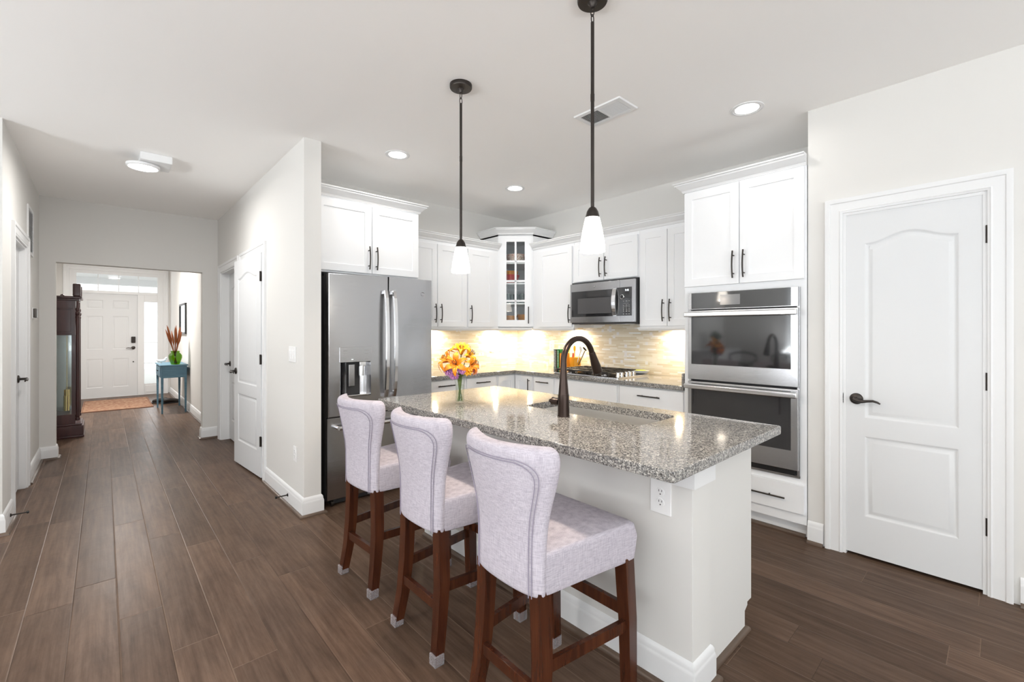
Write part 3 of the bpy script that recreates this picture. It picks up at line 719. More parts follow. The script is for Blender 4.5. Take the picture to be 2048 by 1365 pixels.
# --- base cabinets
ZB0, ZB1 = .10, .872
def base(label, loc, rz, w, fronts, name='base_cabinet', d=.60):
    c = thing(name, label, 'cabinet', loc, rz, 'white base cabinets')
    obj('body', MB().box(0, w, 0, d, ZB0, ZB1, .001).box(0, w, .07, d, 0, ZB0), 'white', c)
    for f in fronts: door(c, *f[0], **f[1])
    return c
dk = dict(vert=False, flat=True, shaker=False, name='drawer')
base('white base cabinet beside the refrigerator with a top drawer', (2.165, 3.60, 0), 0, .475, [((.02, .455, .70, .862, .245, .815), dict(L=.19, **dk)), ((.02, .455, .115, .685, .05, .58), {})])
base('white base cabinet with a top drawer left of the corner doors', (2.643, 3.60, 0), 0, .418, [((.022, .40, .70, .862, .21, .815), dict(L=.18, **dk)), ((.022, .40, .115, .685, .36, .58), {})])
c = thing('corner_base_cabinet', 'white corner base cabinet with two doors meeting in the corner', 'cabinet', (3.063, 3.60, 0), 0, 'white base cabinets')
mb = MB(); Lp = [(0, 0), (.267, 0), (.267, -.29), (.87, -.29), (.87, .60), (0, .60)]
a = mb.loop(Lp, ZB0); b = mb.loop(Lp, ZB1); mb.bm.faces.new(a); mb.bm.faces.new(b); mb.bridge(a, b)
Lp = [(0, .07), (.337, .07), (.337, -.29), (.87, -.29), (.87, .60), (0, .60)]; a = mb.loop(Lp, 0); b = mb.loop(Lp, ZB0); mb.bridge(a, b)
obj('body', mb, 'white', c)
door(c, .012, .244, .115, .862)
o = obj('door', door_mb(.026, .286, .115, .862).xf(Matrix.Translation((.267, 0, 0)) @ Matrix.Rotation(R90, 4, 'Z')), 'white', c)
mb2 = obj('handle', MB().tube([(.267-.046, -.245, z) for z in (.68, .72, .76, .80, .835)], .0055, 8).tube([(.267-.02, -.245, .70), (.267-.046, -.245, .70)], .0045).tube([(.267-.02, -.245, .815), (.267-.046, -.245, .815)], .0045), 'bronze', o)
base('white base cabinet with a top drawer left of the cooktop', (3.33, 3.306, 0), R90, .308, [((.018, .290, .70, .862, .155, .815), dict(L=.17, **dk)), ((.018, .290, .115, .685, .25, .58), {})])
base('white base cabinet with a plain front under the cooktop', (3.33, 2.996, 0), R90, .738, [((.014, .724, .70, .862), dict(shaker=False, name='drawer')), ((.014, .366, .115, .685, .335, .58), {}), ((.372, .724, .115, .685, .402, .58), {})])
base('white base cabinet with a wide drawer between cooktop and oven tower', (3.33, 2.256, 0), R90, .606, [((.014, .592, .70, .862, .305, .80), dict(L=.20, **dk)), ((.014, .30, .115, .685, .27, .58), {}), ((.306, .592, .115, .685, .336, .58), {})])

# --- L-shaped granite worktop with a small side splash
def slab(outline, z0, z1, holes=(), r=.006):
    mb = MB(); o1 = offs(outline, r); rings = []
    top = mb.plate(o1, [list(h) for h in holes], z1)
    m1 = mb.loop(offs(outline, r*.3), z1-r*.3); m2 = mb.loop(outline, z1-r); m3 = mb.loop(outline, z0+r); m4 = mb.loop(offs(outline, r*.3), z0+r*.3)
    bot = mb.plate(o1, [list(h) for h in holes], z0, True)
    for a, b in ((top[0], m1), (m1, m2), (m2, m3), (m3, m4), (m4, bot[0])): mb.bridge(a, b)
    for a, b in zip(top[1:], bot[1:]): mb.bridge(a, b)
    return mb
XC, YC = 3.285, 3.555
mb = slab([(2.16, YC), (XC, YC), (XC, 1.652), (3.93, 1.652), (3.93, 4.20), (2.16, 4.20)], .876, .914)
mb.box(3.30, 3.92, 1.651, 1.671, .9145, 1.01, .002)
o = obj('countertop', mb, 'granite'); tag(o, 'L-shaped speckled granite worktop along the splashback', 'countertop')
# --- mosaic splashback
o = obj('backsplash', MB().box(2.16, 3.928, 4.198, 4.208, .9145, 1.371).box(3.928, 3.938, 1.652, 4.198, .9145, 1.371).box(3.928, 3.938, 2.236, 2.99, 1.371, 1.43), 'mosaic'); tag(o, 'beige linear glass mosaic splashback behind the worktop', 'backsplash')
def wallplate(name, label, cat, loc, rz, w=.075, h=.118, kind='outlet', group=None):
    t = thing(name, label, cat, loc, rz, group)
    obj('plate', B(-w/2, w/2, -.006, 0, -h/2, h/2, .003), 'plate', t)
    if kind == 'outlet':
        for sz in (-.02, .02):
            k = obj('socket', MB().lathe([(0, -.0075), (.0155, -.0075), (.0165, -.006)], (0, 0, sz), 24, 'y'), 'plate', t)
            obj('slot', MB().box(-.007, -.0045, -.0079, -.0074, sz+.001, sz+.009).box(.0045, .007, -.0079, -.0074, sz+.001, sz+.009).cyl((0, -.0079, sz-.008), .0028, .0005, 10, 'y'), 'slot', k)
    elif kind == 'gfci':
        k = obj('socket', B(-.016, .016, -.009, -.006, -.033, .033, .0015), 'plate', t)
        obj('slot', MB().box(-.006, -.004, -.0095, -.0089, .012, .02).box(.004, .006, -.0095, -.0089, .012, .02).box(-.006, -.004, -.0095, -.0089, -.022, -.014).box(.004, .006, -.0095, -.0089, -.022, -.014), 'slot', k)
    else:
        n = int(kind)
        for i in range(n):
            cx = (i-(n-1)/2)*.046
            k = obj('rocker', B(cx-.0165, cx+.0165, -.008, -.006, -.034, .034, .001), 'plate', t)
            k2 = MB().hexa([(cx-.014, -.008, -.03), (cx+.014, -.008, -.03), (cx+.014, -.008, .03), (cx-.014, -.008, .03)], [(cx-.014, -.0085, -.03), (cx+.014, -.0085, -.03), (cx+.014, -.012, .03), (cx-.014, -.012, .03)])
            obj('paddle', k2, 'plate', k)
    return t
wallplate('outlet', 'white outlet plate on the splashback beside the flowers', 'outlet', (3.50, 4.198, 1.145), 0, .075, .118, 'gfci')
wallplate('switch_plate', 'white switch plate on the splashback just left of the corner', 'switch', (3.61, 4.198, 1.145), 0, .075, .118, '1')
wallplate('outlet', 'white outlet plate on the splashback above the books', 'outlet', (3.928, 3.60, 1.16), R90, .075, .118, 'gfci')
wallplate('switch_plate', 'white triple switch plate on the hall wall beside the ajar door', 'switch', (XH, 3.645, 1.16), R90, .165, .118, '3')
wallplate('outlet', 'white outlet plate low on the hall wall below the switches', 'outlet', (XH, 3.58, .415), R90, .072, .115, 'outlet')
# --- under-cabinet puck lights
def puck(x, y, z, label, p=5.2):
    t = thing('puck_light', label, 'light', (x, y, z), 0, 'puck lights under the wall cabinets')
    obj('housing', MB().lathe([(.034, 0), (.034, -.010), (.030, -.013), (.027, -.013), (.027, -.011)], n=24), 'plate', t)
    obj('lens', MB().lathe([(.027, -.011), (.02, -.0125), (0, -.013)], n=24), 'puck', t)
    area('puck_glow', (0, 0, -.015), (0, 0, 0), .05, .05, p, (1., .80, .54), PI*.95, 'DISK', t)
for x, y, l in ((2.64, 4.13, 'round puck light under the cabinet beside the refrigerator'), (3.50, 4.13, 'round puck light under the corner cabinet, refrigerator side'), (3.86, 3.90, 'round puck light under the corner cabinet, range side'), (3.865, 3.20, 'round puck light under the single-door cabinet beside the microwave'), (3.865, 1.98, 'round puck light under the cabinet beside the oven tower')):
    puck(x, y, 1.371, l)

# --- cooktop
c = thing('cooktop', 'black and steel gas cooktop set in the granite', 'cooktop', (3.325, 3.03, .914), R90)
CW, CD = .76, .525
obj('tray', slab(rrect(0, CW, 0, CD, .02), .0, .012, r=.004), 'blackglass', c)
obj('rim', MB().sweep(rrect(0, CW, 0, CD, .02), [(-.006, .001), (.004, .001), (.004, .009), (-.002, .0125)], True), 'brass' if False else 'chrome', c)
for bx, by, r_ in ((.13, .14, .042), (.13, .39, .036), (.33, .27, .055), (.52, .40, .036), (.52, .14, .03)):
    b = obj('burner', MB().lathe([(r_+.012, .0122), (r_+.01, .02), (r_, .022)], (bx, by, 0), 28), 'chrome', c)
    obj('burner_cap', MB().lathe([(r_*.9, .022), (r_*.9, .029), (r_*.8, .032), (0, .032)], (bx, by, 0), 28), 'iron', b)
def grate(x0, x1):
    mb = MB(); T = .006; z0, z1 = .036, .052
    for yy in (.03, CD-.035, CD/2): mb.box(x0, x1, yy-T, yy+T, z0, z1, .003)
    for xx in (x0+T, x1-T, (x0+x1)/2): mb.box(xx-T, xx+T, .03, CD-.035, z0, z1, .003)
    for xx in (x0+T, x1-T):
        for yy in (.04, CD-.045, CD/2): mb.box(xx-T, xx+T, yy-T*1.6, yy+T*1.6, .012, z0+.004, .002)
    for fy in (.15, .37):
        for sx in (-1, 1): mb.box((x0+x1)/2+sx*.02-.004, (x0+x1)/2+sx*.05+.004, fy-.005, fy+.005, z0+.004, z1+.004, .002)
    return obj('grate', mb, 'iron', c)
grate(.015, .225); grate(.23, .43); grate(.435, .635)
KY_ = (.10, .155, .235, .29, .35)
for i in range(5):
    k = obj('knob', MB().lathe([(.021, .012), (.021, .018), (.018, .021), (.0165, .042), (.014, .045), (0, .045)], (.695, KY_[i], 0), 20), 'chrome', c)
    obj('grip', B(.677, .713, KY_[i]-.003, KY_[i]+.003, .040, .049, .002), 'chrome', k)
# --- small things on the worktop
t = thing('spoon_rest', 'small white oval dish with a green middle beside the cooktop', 'dish', (3.83, 2.36, .9275), .3)
mb = MB().lathe([(.03, 0), (.05, .004), (.062, .022), (.066, .03), (.062, .031), (.052, .012), (0, .008)], n=32); mb.xf(Matrix.Diagonal((.85, 1.35, 1, 1))); obj('dish', mb, 'plate', t)
mb = MB().lathe([(.0, .0345), (.03, .0345), (.045, .030), (.048, .026), (0, .02)], n=24); mb.xf(Matrix.Diagonal((.8, 1.3, 1, 1))); obj('sponge', mb, 'util_lime', t)
def book(y, th, h, cov, label, sp=None):
    t = thing('cookbook', label, 'book', (3.60, y, .914), 0, 'cookbooks standing by the cooktop')
    obj('pages', B(.008, .128, .003, th-.003, .004, h-.004), 'paper', t)
    cv = obj('cover', MB().box(.0, .132, 0, .0025, 0, h).box(0, .132, th-.0025, th, 0, h).box(0, .003, 0, th, 0, h), cov, t)
    mb = MB()
    if sp == 'ring':
        for i in range(22): mb.lathe([(.005, -.002), (.0055, 0), (.005, .002)], (-.001, th/2, .012+i*(h-.024)/21), 10)
        obj('binding', mb, 'util_white', cv)
    elif sp: 
        for i in range(14): mb.box(-.0006, 0, th/2-.005, th/2+.005, .04+i*.0125, .047+i*.0125+(i % 3)*.0015)
        obj('spine_print', mb, sp, cv)
    return t
book(3.256, .019, .225, 'grey_cover', 'grey-blue cookbook at the left end of the row', 'util_white')
book(3.234, .018, .222, 'brown_cover', 'ring-bound brown cookbook between grey and green books', 'ring')
book(3.196, .032, .226, 'green_cover', 'green cookbook with pale spine print', 'util_white')
book(3.166, .024, .185, 'orange_cover', 'orange cookbook right beside the green one')
t = thing('utensil_holder', 'orange square utensil holder behind the faucet', 'holder', (3.805, 3.168, .914), R90)
mb = MB(); mb.box(-.055, .055, -.055, .055, 0, .006); 
for a in ((-.055, .055, -.055, -.05), (-.055, .055, .05, .055), (-.055, -.05, -.05, .05), (.05, .055, -.05, .05)): mb.box(*a, .006, .135)
obj('pot', mb, 'orange_pot', t)
def utensil(label, mt, dx, dy, lean, head, tilt, top=.20):
    o = thing('utensil', label, 'utensil', (3.805+dy, 3.168-dx, .922), 0, 'cooking utensils in the orange holder')
    tip = Vector((lean[1], -lean[0], top)); mb = MB().tube([(0, 0, 0), tip*.5, tip], [.0045, .0045, .0055], 8); obj('shaft', mb, mt, o)
    h = MB(); h.lathe([(0, -.03), (head*.8, -.02), (head, 0), (head*.9, .025), (0, .035)], (0, 0, 0), 16); h.xf(Matrix.Translation(tip+Vector((0, 0, .02))) @ Matrix.Rotation(tilt, 4, 'X') @ Matrix.Diagonal((.25, 1, 1, 1))); obj('head', h, mt, o)
utensil('lime spatula leaning left in the orange holder', 'util_lime', -.03, -.01, (-.03, 0), .022, .3)
utensil('yellow spoon standing in the orange holder', 'yellow', -.01, .02, (.0, .01), .018, 0)
utensil('white spoon leaning right in the orange holder', 'util_white', .025, 0, (.075, 0), .018, -.5)
utensil('dark ladle leaning far right in the orange holder', 'black', .03, .02, (.11, 0), .012, -.9)
utensil('red scraper low in the middle of the orange holder', 'red', .0, -.02, (.01, .0), .012, .1, .125)

# ================================================================== refrigerator
FX, FY = 1.247, 3.42
c = thing('refrigerator', 'stainless french-door refrigerator with water dispenser', 'refrigerator', (FX, FY, 0))
FWd = .90; sp = .492
obj('case', MB().box(.004, FWd-.004, .075, .76, .03, 1.765, .003).box(.03, FWd-.03, .04, .7, .012, .1), 'darkgap', c)
obj('hinge_cover', MB().box(.01, .09, .03, .12, 1.765, 1.785, .004).box(FWd-.09, FWd-.01, .03, .12, 1.765, 1.785, .004), 'darkgap', c)
DZ0, DZ1 = .68, 1.778
DX = (.095, .335, .825, 1.21)      # dispenser opening in the left door
def bowed(x0, x1, z0, z1, hole=None, bow=.006):
    """door front gently bowed; local y of the front ~0"""
    mb = MB(); lp = mb.plate(rect(x0, x1, z0, z1), [rect(*hole)] if hole else [], 0)
    outer = lp[0]; a = mb.loop(rect(x0, x1, z0, z1), -.06); mb.bridge(outer, a); mb.bm.faces.new(a)
    if hole:
        q = mb.loop(rect(*hole), -.05); mb.bridge(lp[1], q)
    ed = [mb.bm.edges.get((outer[i], outer[(i+1) % len(outer)])) for i in range(len(outer))]; ed = [e for e in ed if e]
    bmesh.ops.bevel(mb.bm, geom=ed, offset=.008, segments=3, affect='EDGES', profile=.5)
    return mb.xf(Matrix(((1, 0, 0, 0), (0, 0, -1, 0), (0, 1, 0, 0), (0, 0, 0, 1))))
d = obj('door', bowed(.003, sp-.002, DZ0, DZ1, DX), 'fridge_steel', c)
mb = MB(); mb.lathe([(.118, .83), (.118, 1.09)], (.215, -.052, 0), 20, 'z', PI*.08, PI*.92)
obj('dispenser_recess', mb, 'steel', d)
mb = MB(); mb.box(.097, .333, .052, .058, .826, 1.21); obj('dispenser_back', mb, 'darkgap', d)
obj('dispenser_panel', B(.086, .344, -.006, .03, 1.095, 1.212, .003), 'steel', d)
mb = MB(); 
for z in (1.185, 1.16, 1.115): mb.box(.115, .145, -.0065, -.0058, z-.0015, z+.0015); mb.box(.285, .315, -.0065, -.0058, z-.0015, z+.0015)
for k in range(3): mb.box(.175+k*.035, .187+k*.035, -.0065, -.0058, 1.104, 1.107)
obj('panel_print', mb, nmat('panel_print', (.3, .3, .3), .5, .5), d)
obj('panel_light', B(.178, .192, -.0066, -.0058, 1.114, 1.118), 'display', d)
obj('paddle', B(.165, .212, .012, .022, .905, 1.075, .003), 'steel', d)
obj('spout', MB().cyl((.270, .02, .985), .026, .085, 20).box(.245, .297, -.005, .045, 1.06, 1.094, .003), 'chrome', d)
obj('drip_tray', B(.098, .332, .0, .05, .827, .838, .003), 'chrome', d)
d2 = obj('door', bowed(sp+.002, FWd-.003, DZ0, DZ1), 'fridge_steel', c)
badge(d2, .815, -.0005, 1.66, .018)
def fridge_handle(parent, x, lean):
    mb = MB(); n = 14; pts = []
    for i in range(n+1):
        t = i/n; z = .80+t*.87; b = 1-(2*t-1)**2
        pts.append((x+lean*.008*b, -.028-.038*b**.6, z))
    for a, b in zip(pts, pts[1:]):
        mb.hexa([(a[0]-.017, a[1]+.004, a[2]), (a[0]-.012, a[1]-.010, a[2]), (a[0]+.012, a[1]-.010, a[2]), (a[0]+.017, a[1]+.004, a[2])], [(b[0]-.017, b[1]+.004, b[2]), (b[0]-.012, b[1]-.010, b[2]), (b[0]+.012, b[1]-.010, b[2]), (b[0]+.017, b[1]+.004, b[2])])
    for z in (.80, 1.64): mb.box(x-.012, x+.012, -.036, 0, z, z+.03, .003)
    bmesh.ops.remove_doubles(mb.bm, verts=mb.bm.verts, dist=1e-5); obj('handle', mb, 'chrome', parent, angle=60)
fridge_handle(d, sp-.037, 0); fridge_handle(d2, sp+.037, 0)
z = obj('freezer_drawer', bowed(.003, FWd-.003, .065, .668), 'fridge_steel', c)
mb = MB(); mb.tube([(.06, -.062, .605), (.84, -.062, .605)], .0155, 16)
for xx in (.062, .838): mb.tube([(xx, -.062, .605), (xx, 0, .605)], .014, 14)
obj('handle', mb, 'chrome', z)
obj('wheel', MB().cyl((.03, .03, .022), .02, .02, 16, 'x').cyl((.85, .03, .022), .02, .02, 16, 'x'), 'iron', c)

# ================================================================== island
IX0, IX1, IY0, IY1 = 1.27, 2.245, .666, 2.648
c = thing('kitchen_island', 'beige kitchen island with white baseboard under the granite top', 'island', (1.57, .75, 0))
KX, KY, KW = 1.575, .755, .145      # knee wall: face x, end y, thickness
def L_(x, y): return (x-1.57, y-.75)
x0, y0 = L_(KX, KY); x1, y1 = L_(KX+KW, 2.56)
obj('knee_wall', B(x0, x1, y0, y1, 0, .875, .003), 'wall', c)
xe0, ye = L_(KX+KW, KY+.022); xe1 = L_(2.195, 0)[0]
EP = [(xe0, .0), (xe1-.075, .0), (xe1-.075, .085), (xe1-.045, .10), (xe1-.045, .115), (xe1, .115), (xe1, .875), (xe0, .875)]
# end panel with a toe notch, facing -y; and the cabinet run behind it
for yy, tt in ((ye, .02), (y1-.02, .02)):
    mb = MB(); a = [mb.bm.verts.new((p[0], yy, p[1])) for p in EP]; b = [mb.bm.verts.new((p[0], yy+tt, p[1])) for p in EP]
    mb.bm.faces.new(a); mb.bm.faces.new(b[::-1]); mb.bridge(a, b)
    obj('end_panel', mb, 'wall', c)
mb = MB(); mb.box(xe0, xe1-.022, ye+.021, y1-.021, .115, .16); mb.box(xe0, xe1-.075, ye+.021, y1-.021, .0, .115); mb.box(xe0, xe0+.02, ye+.021, y1-.021, .16, .875); mb.box(xe1-.04, xe1-.022, ye+.021, y1-.021, .16, .875)
obj('cabinet_body', mb, 'white', c)
for k in range(4):
    w0 = (y1-ye-.06)/4; d = obj('door', door_mb(.005, w0-.005, .125, .865, 0).xf(Matrix.Translation((xe1-.021, ye+.03+k*w0, 0)) @ Matrix.Rotation(PI/2, 4, 'Z')), 'white', c)
    obj('handle', MB().tube([(xe1+.03, ye+.03+k*w0+(w0-.05 if k % 2 == 0 else .05), .62+i*.045) for i in range(5)], .0055), 'bronze', d)
# white cap under the worktop at the knee-wall end
CAP = [(0, .765), (.008, .768), (.008, .84), (.014, .846), (.022, .858), (.022, .874), (0, .874)]
mb = MB().sweep([(x0, y0+.095), (x0, y0), (x1+.006, y0), (x1+.006, y0+.02)], [(a+.004, b) for a, b in CAP])
obj('cap_trim', mb, 'trim', c)
o = obj('baseboard', MB().sweep([(x0, y1), (x0, y0), (x1, y0), (x1, y0+.02)], BB), 'trim', c)
obj('shoe_molding', MB().sweep([(x0, y1), (x0, y0), (x1, y0), (x1, ye-.02)], SH).sweep([(x1+.017, ye), (xe1-.074, ye), (xe1-.074, ye+.06)], [(a-.016, b) for a, b in SH]), 'shoe', c)
wallplate('outlet', 'white duplex outlet plate on the island near its corner', 'outlet', (KX, .879, .705), R90, .086, .128, 'outlet')
SKX0, SKX1, SKY0, SKY1 = 1.772, 2.118, 1.09, 1.845
hole = rrect(SKX0, SKX1, SKY0, SKY1, .05)
o = obj('island_countertop', slab(rrect(IX0, IX1, IY0, IY1, .012, 3), .876, .914, [hole]), 'granite'); tag(o, 'speckled granite island worktop with a sink cut-out', 'countertop')
# sink
t = thing('sink', 'undermount stainless sink in the island worktop', 'sink', (1.945, 1.468, .66))
mb = MB(); prev = None
for d_, zz in ((-.014, .8755), (-.004, .8755), (-.003, .87), (.004, .76), (.02, .69), (.05, .675), (.12, .671)):
    lp = offs(hole, d_) if d_ >= .1 else offs(rrect(SKX0-.0, SKX1, SKY0, SKY1, .05), d_)
    v = mb.loop([(p[0]-1.945, p[1]-1.468) for p in lp], zz-.66)
    if prev: mb.bridge(prev, v)
    prev = v
mb.bm.faces.new(prev); obj('basin', mb, 'sink', t)
obj('drain', MB().lathe([(0, .014), (.03, .013), (.044, .0145), (.045, .0115)], (0, 0, 0), 28), 'chrome', t)
# faucet: base at (1.693, 1.474), spout reaching towards +x over the sink
t = thing('faucet', 'tall dark bronze gooseneck pull-down faucet on the island', 'faucet', (1.693, 1.474, .914))
obj('base', MB().lathe([(.031, 0), (.031, .004), (.0295, .01), (.028, .07), (.0275, .105), (.0262, .108), (.0258, .112)], n=32), 'faucet', t)
mb = MB(); pts = [(0, 0, .11), (0, 0, .17), (0, 0, .23), (0, 0, .262)]; rr = [.0255, .0205, .0165, .0155]
R_ = .118; zc = .268; ang = 158
for i in range(0, 23):
    a = PI-math.radians(ang)*i/22; pts.append((R_+R_*math.cos(a), 0, zc+R_*math.sin(a))); rr.append(.0150)
obj('neck', mb.tube(pts, rr, 20), 'faucet', t)
e = Vector(pts[-1]); dv = (Vector(pts[-1])-Vector(pts[-2])).normalized()
mb = MB().tube([e, e+dv*.004, e+dv*.012, e+dv*.05, e+dv*.085, e+dv*.12, e+dv*.124], [.0155, .0175, .0178, .0215, .0255, .0265, .022], 20); s_ = obj('spray_head', mb, 'faucet', t)
mb = MB().lathe([(.019, -.028), (.019, -.062), (.021, -.066), (.021, -.070), (.017, -.073), (.010, -.075), (.007, -.083), (.010, -.088), (.008, -.093), (0, -.094)], n=20, axis='y')
mb.xf(Matrix.Translation((0, 0, .068)) @ Matrix.Rotation(PI, 4, 'Z')); h = obj('handle', mb, 'faucet', t)

# ================================================================== bar stools
def stool_back():
    """returns (half width, x rear offset) as functions of z; local origin at floor under the seat centre, facing +x"""
    def hw(z):
        K = [(.50, .166), (.60, .165), (.68, .166), (.74, .171), (.80, .186), (.86, .206), (.92, .222), (.97, .228), (1.02, .226)]
        for (a, va), (b, vb) in zip(K, K[1:]):
            if z <= b: t = (z-a)/(b-a); return va+(vb-va)*t
        return K[-1][1]
    def xr(z, u):      # rear surface, u in -1..1
        s = max(0., (z-.66)/.36); lean = -.085*s**1.25
        return -.235+lean+(.012+.078*s**1.1)*u*u
    return hw, xr
hw, xr = stool_back()
ZT = .988
def back_mesh():
    mb = MB(); U = [-1, -.93, -.8, -.55, -.28, 0, .28, .55, .8, .93, 1]; rings = []
    Z = [.512, .517, .54, .61, .68, .74, .80, .86, .91, .945, .967, .981, ZT]
    for iz, z in enumerate(Z):
        T = .060+.014*max(0., (z-.62)/.36)
        k = {0: .93, 1: .985, len(Z)-1: .83, len(Z)-2: .925, len(Z)-3: .97}.get(iz, 1.)
        tz = {0: .75, 1: .95, len(Z)-1: .45, len(Z)-2: .80, len(Z)-3: .95}.get(iz, 1.)
        ring = []
        for u in U:
            e_ = 1-abs(u)**6*.72; ring.append((xr(z, u)+T/2-T/2*e_*tz, u*hw(z)*k, z))
        for u in U[::-1]:
            e_ = 1-abs(u)**6*.72; ring.append((xr(z, u)+T/2+T/2*e_*tz, u*hw(z)*k, z))
        rings.append([mb.bm.verts.new(p) for p in ring])
    for a, b in zip(rings, rings[1:]): mb.bridge(a, b)
    n = len(U)
    for r_ in (rings[0], rings[-1]):
        for i in range(n-1):
            try: mb.bm.faces.new((r_[i], r_[i+1], r_[2*n-2-i], r_[2*n-1-i]))
            except ValueError: pass
    return mb
def make_stool(label, loc):
    t = thing('bar_stool', label, 'bar stool', loc, 0, 'upholstered bar stools at the island')
    b = obj('backrest', back_mesh(), 'linen', t, angle=180)
    md = b.modifiers.new('subsurf', 'SUBSURF'); md.levels = 2; md.render_levels = 2
    for ins in (.030, .040):
        mb = MB(); pts = []
        zt = ZT-.018-ins*.75
        zs = [.513+i*(zt-.05-.513)/16 for i in range(17)]
        for z in zs: pts.append((z, hw(z)-ins))
        for i in range(1, 7):
            a = PI/2*i/6; pts.append((zt-.05+.05*math.sin(a), hw(zt-.05)-ins-.06*(1-math.cos(a))))
        for _ in range(3): pts = [pts[0]]+[((a[0]+2*b[0]+c_[0])/4, (a[1]+2*b[1]+c_[1])/4) for a, b, c_ in zip(pts, pts[1:], pts[2:])]+[pts[-1]]
        L_half = [(xr(z, w/hw(z))-.0015+.030*(abs(w/hw(z))**6*.72), w, z) for z, w in pts]
        w_end = pts[-1][1]; mid = [(xr(zt, w/hw(zt))-.0015+.030*(abs(w/hw(zt))**6*.72), w, zt) for w in [w_end*(1-i/8) for i in range(1, 9)]]
        half = L_half+mid
        full = half+[(p[0], -p[1], p[2]) for p in half[::-1][1:]]
        obj('piping', mb.tube(full, .0014, 6), 'seam', b)
    mb = MB(); S = [(-.195, .161), (-.1, .172), (.05, .190), (.17, .207), (.232, .213)]
    # seat cushion: rounded block, slightly crowned
    rings = []
    for z, k, g_ in ((.514, .965, 0), (.518, .99, 0), (.54, 1., 0), (.60, 1., 0), (.632, 1.0, 0), (.645, .985, 0), (.652, .94, 0), (.657, .6, 0), (.658, .2, 0)):
        lp = [(x, -y) for x, y in S]+[(x, y) for x, y in S[::-1]]
        cx = .015; rings.append(mb.loop([(cx+(x-cx)*k, y*k) for x, y in lp], z))
    for a, b2 in zip(rings, rings[1:]): mb.bridge(a, b2)
    mb.bm.faces.new(rings[0]); mb.bm.faces.new(rings[-1])
    ce = [e for e in mb.bm.edges if abs(e.verts[0].co.z-e.verts[1].co.z) < .12 and e.verts[0].co.z != e.verts[1].co.z and .513 < min(e.verts[0].co.z, e.verts[1].co.z) and max(v.co.z for v in e.verts) < .653 and all(abs(abs(v.co.y)) > .15 and (v.co.x > .215 or v.co.x < -.18) for v in e.verts)]
    bmesh.ops.bevel(mb.bm, geom=ce, offset=.018, segments=3, affect='EDGES', profile=.5, clamp_overlap=True)
    st = obj('seat', mb, 'linen', t, angle=50)
    lw = .0215
    def leg(pts, name='leg'):
        mb = MB(); P_ = []
        for (x, y, z, w_) in pts: P_.append([mb.bm.verts.new((x+a*w_, y+b*w_, z)) for a, b in ((-1, -1), (1, -1), (1, 1), (-1, 1))])
        for a, b in zip(P_, P_[1:]): mb.bridge(a, b)
        mb.bm.faces.new(P_[0]); mb.bm.faces.new(P_[-1])
        l = obj('leg', mb, 'walnut', t, angle=40); x, y, z, w_ = pts[-1]
        k = MB(); w2 = w_+.0025; k.box(x-w2, x+w2, y-w2, y+w2, .0, .043, .002); obj('foot_cap', k, 'foot_cap', l)
        return l
    for s in (-1, 1):
        leg([(-.185, s*.136, .53, .0245), (-.183, s*.138, .45, .0245), (-.186, s*.146, .30, .024), (-.198, s*.150, .16, .022), (-.222, s*.165, .004, .0195)])
        leg([(.195, s*.182, .53, .025), (.210, s*.187, .30, .0235), (.219, s*.187, .004, .0205)])
        obj('stretcher', MB().hexa([(-.175, s*.143-.009, .262), (.20, s*.189-.009, .262), (.20, s*.189+.009, .262), (-.175, s*.143+.009, .262)], [(-.175, s*.143-.009, .302), (.20, s*.189-.009, .302), (.20, s*.189+.009, .302), (-.175, s*.143+.009, .302)]), 'walnut', t)
    obj('stretcher', MB().box(.202, .222, -.175, .175, .300, .345, .002), 'walnut', t)
    obj('stretcher', MB().box(-.212, -.192, -.135, .135, .195, .235, .002), 'walnut', t)
    return t
SX = 1.212
s1 = make_stool('lilac-grey upholstered bar stool nearest the viewer at the island', (SX, 1.098, 0))
dup(s1, (SX, 1.698, 0), 'lilac-grey upholstered bar stool in the middle of the three')
dup(s1, (SX, 2.309, 0), 'lilac-grey upholstered bar stool nearest the refrigerator', math.radians(3))
s1.rotation_euler = (0, 0, math.radians(-1.3)); s1.location = (SX-.014, 1.108, 0)

# ================================================================== vase of flowers on the island
VX, VY = 1.536, 2.133
t = thing('flower_vase', 'clear glass vase holding lilies on the island', 'vase', (VX, VY, .9142))
VP = [(.0, 0), (.024, 0), (.027, .004), (.0265, .02), (.0235, .055), (.0235, .08), (.027, .115), (.034, .15), (.0375, .163)]
obj('glass', MB().lathe(VP+[(.0362, .163), (.0325, .149), (.0255, .114), (.022, .08), (.022, .055), (.0245, .021), (.02, .012), (0, .011)], n=40), 'vaseglass', t)
obj('water', MB().lathe([(0, .0125), (.019, .013), (.0238, .022), (.0214, .055), (.0214, .08), (.0245, .110), (.0, .110)], n=32), 'water', t)
def frame(origin, d, roll=0.):
    d = Vector(d).normalized(); q = d.to_track_quat('Z', 'Y'); return Matrix.Translation(origin) @ q.to_matrix().to_4x4() @ Matrix.Rotation(roll, 4, 'Z')
def petal(L, w, curl, rise, n=9):
    """strip along +x from origin, rising then curling back, as thin solid grid"""
    mb = MB(); rows = []
    for i in range(n+1):
        t_ = i/n; x = L*math.sin(t_*1.35)/math.sin(1.35)*(1 if True else 1); z = rise*math.sin(t_*PI*.62)-curl*max(0, t_-.45)**2*3
        ww = w*math.sin(PI*min(1, .12+t_*.88))**.75
        rows.append([mb.bm.verts.new((x, ww*q, z-abs(q)*ww*-.25)) for q in (-1, -.5, 0, .5, 1)])
    for a, b in zip(rows, rows[1:]):
        for j in range(4): mb.bm.faces.new((a[j], a[j+1], b[j+1], b[j]))
    return mb
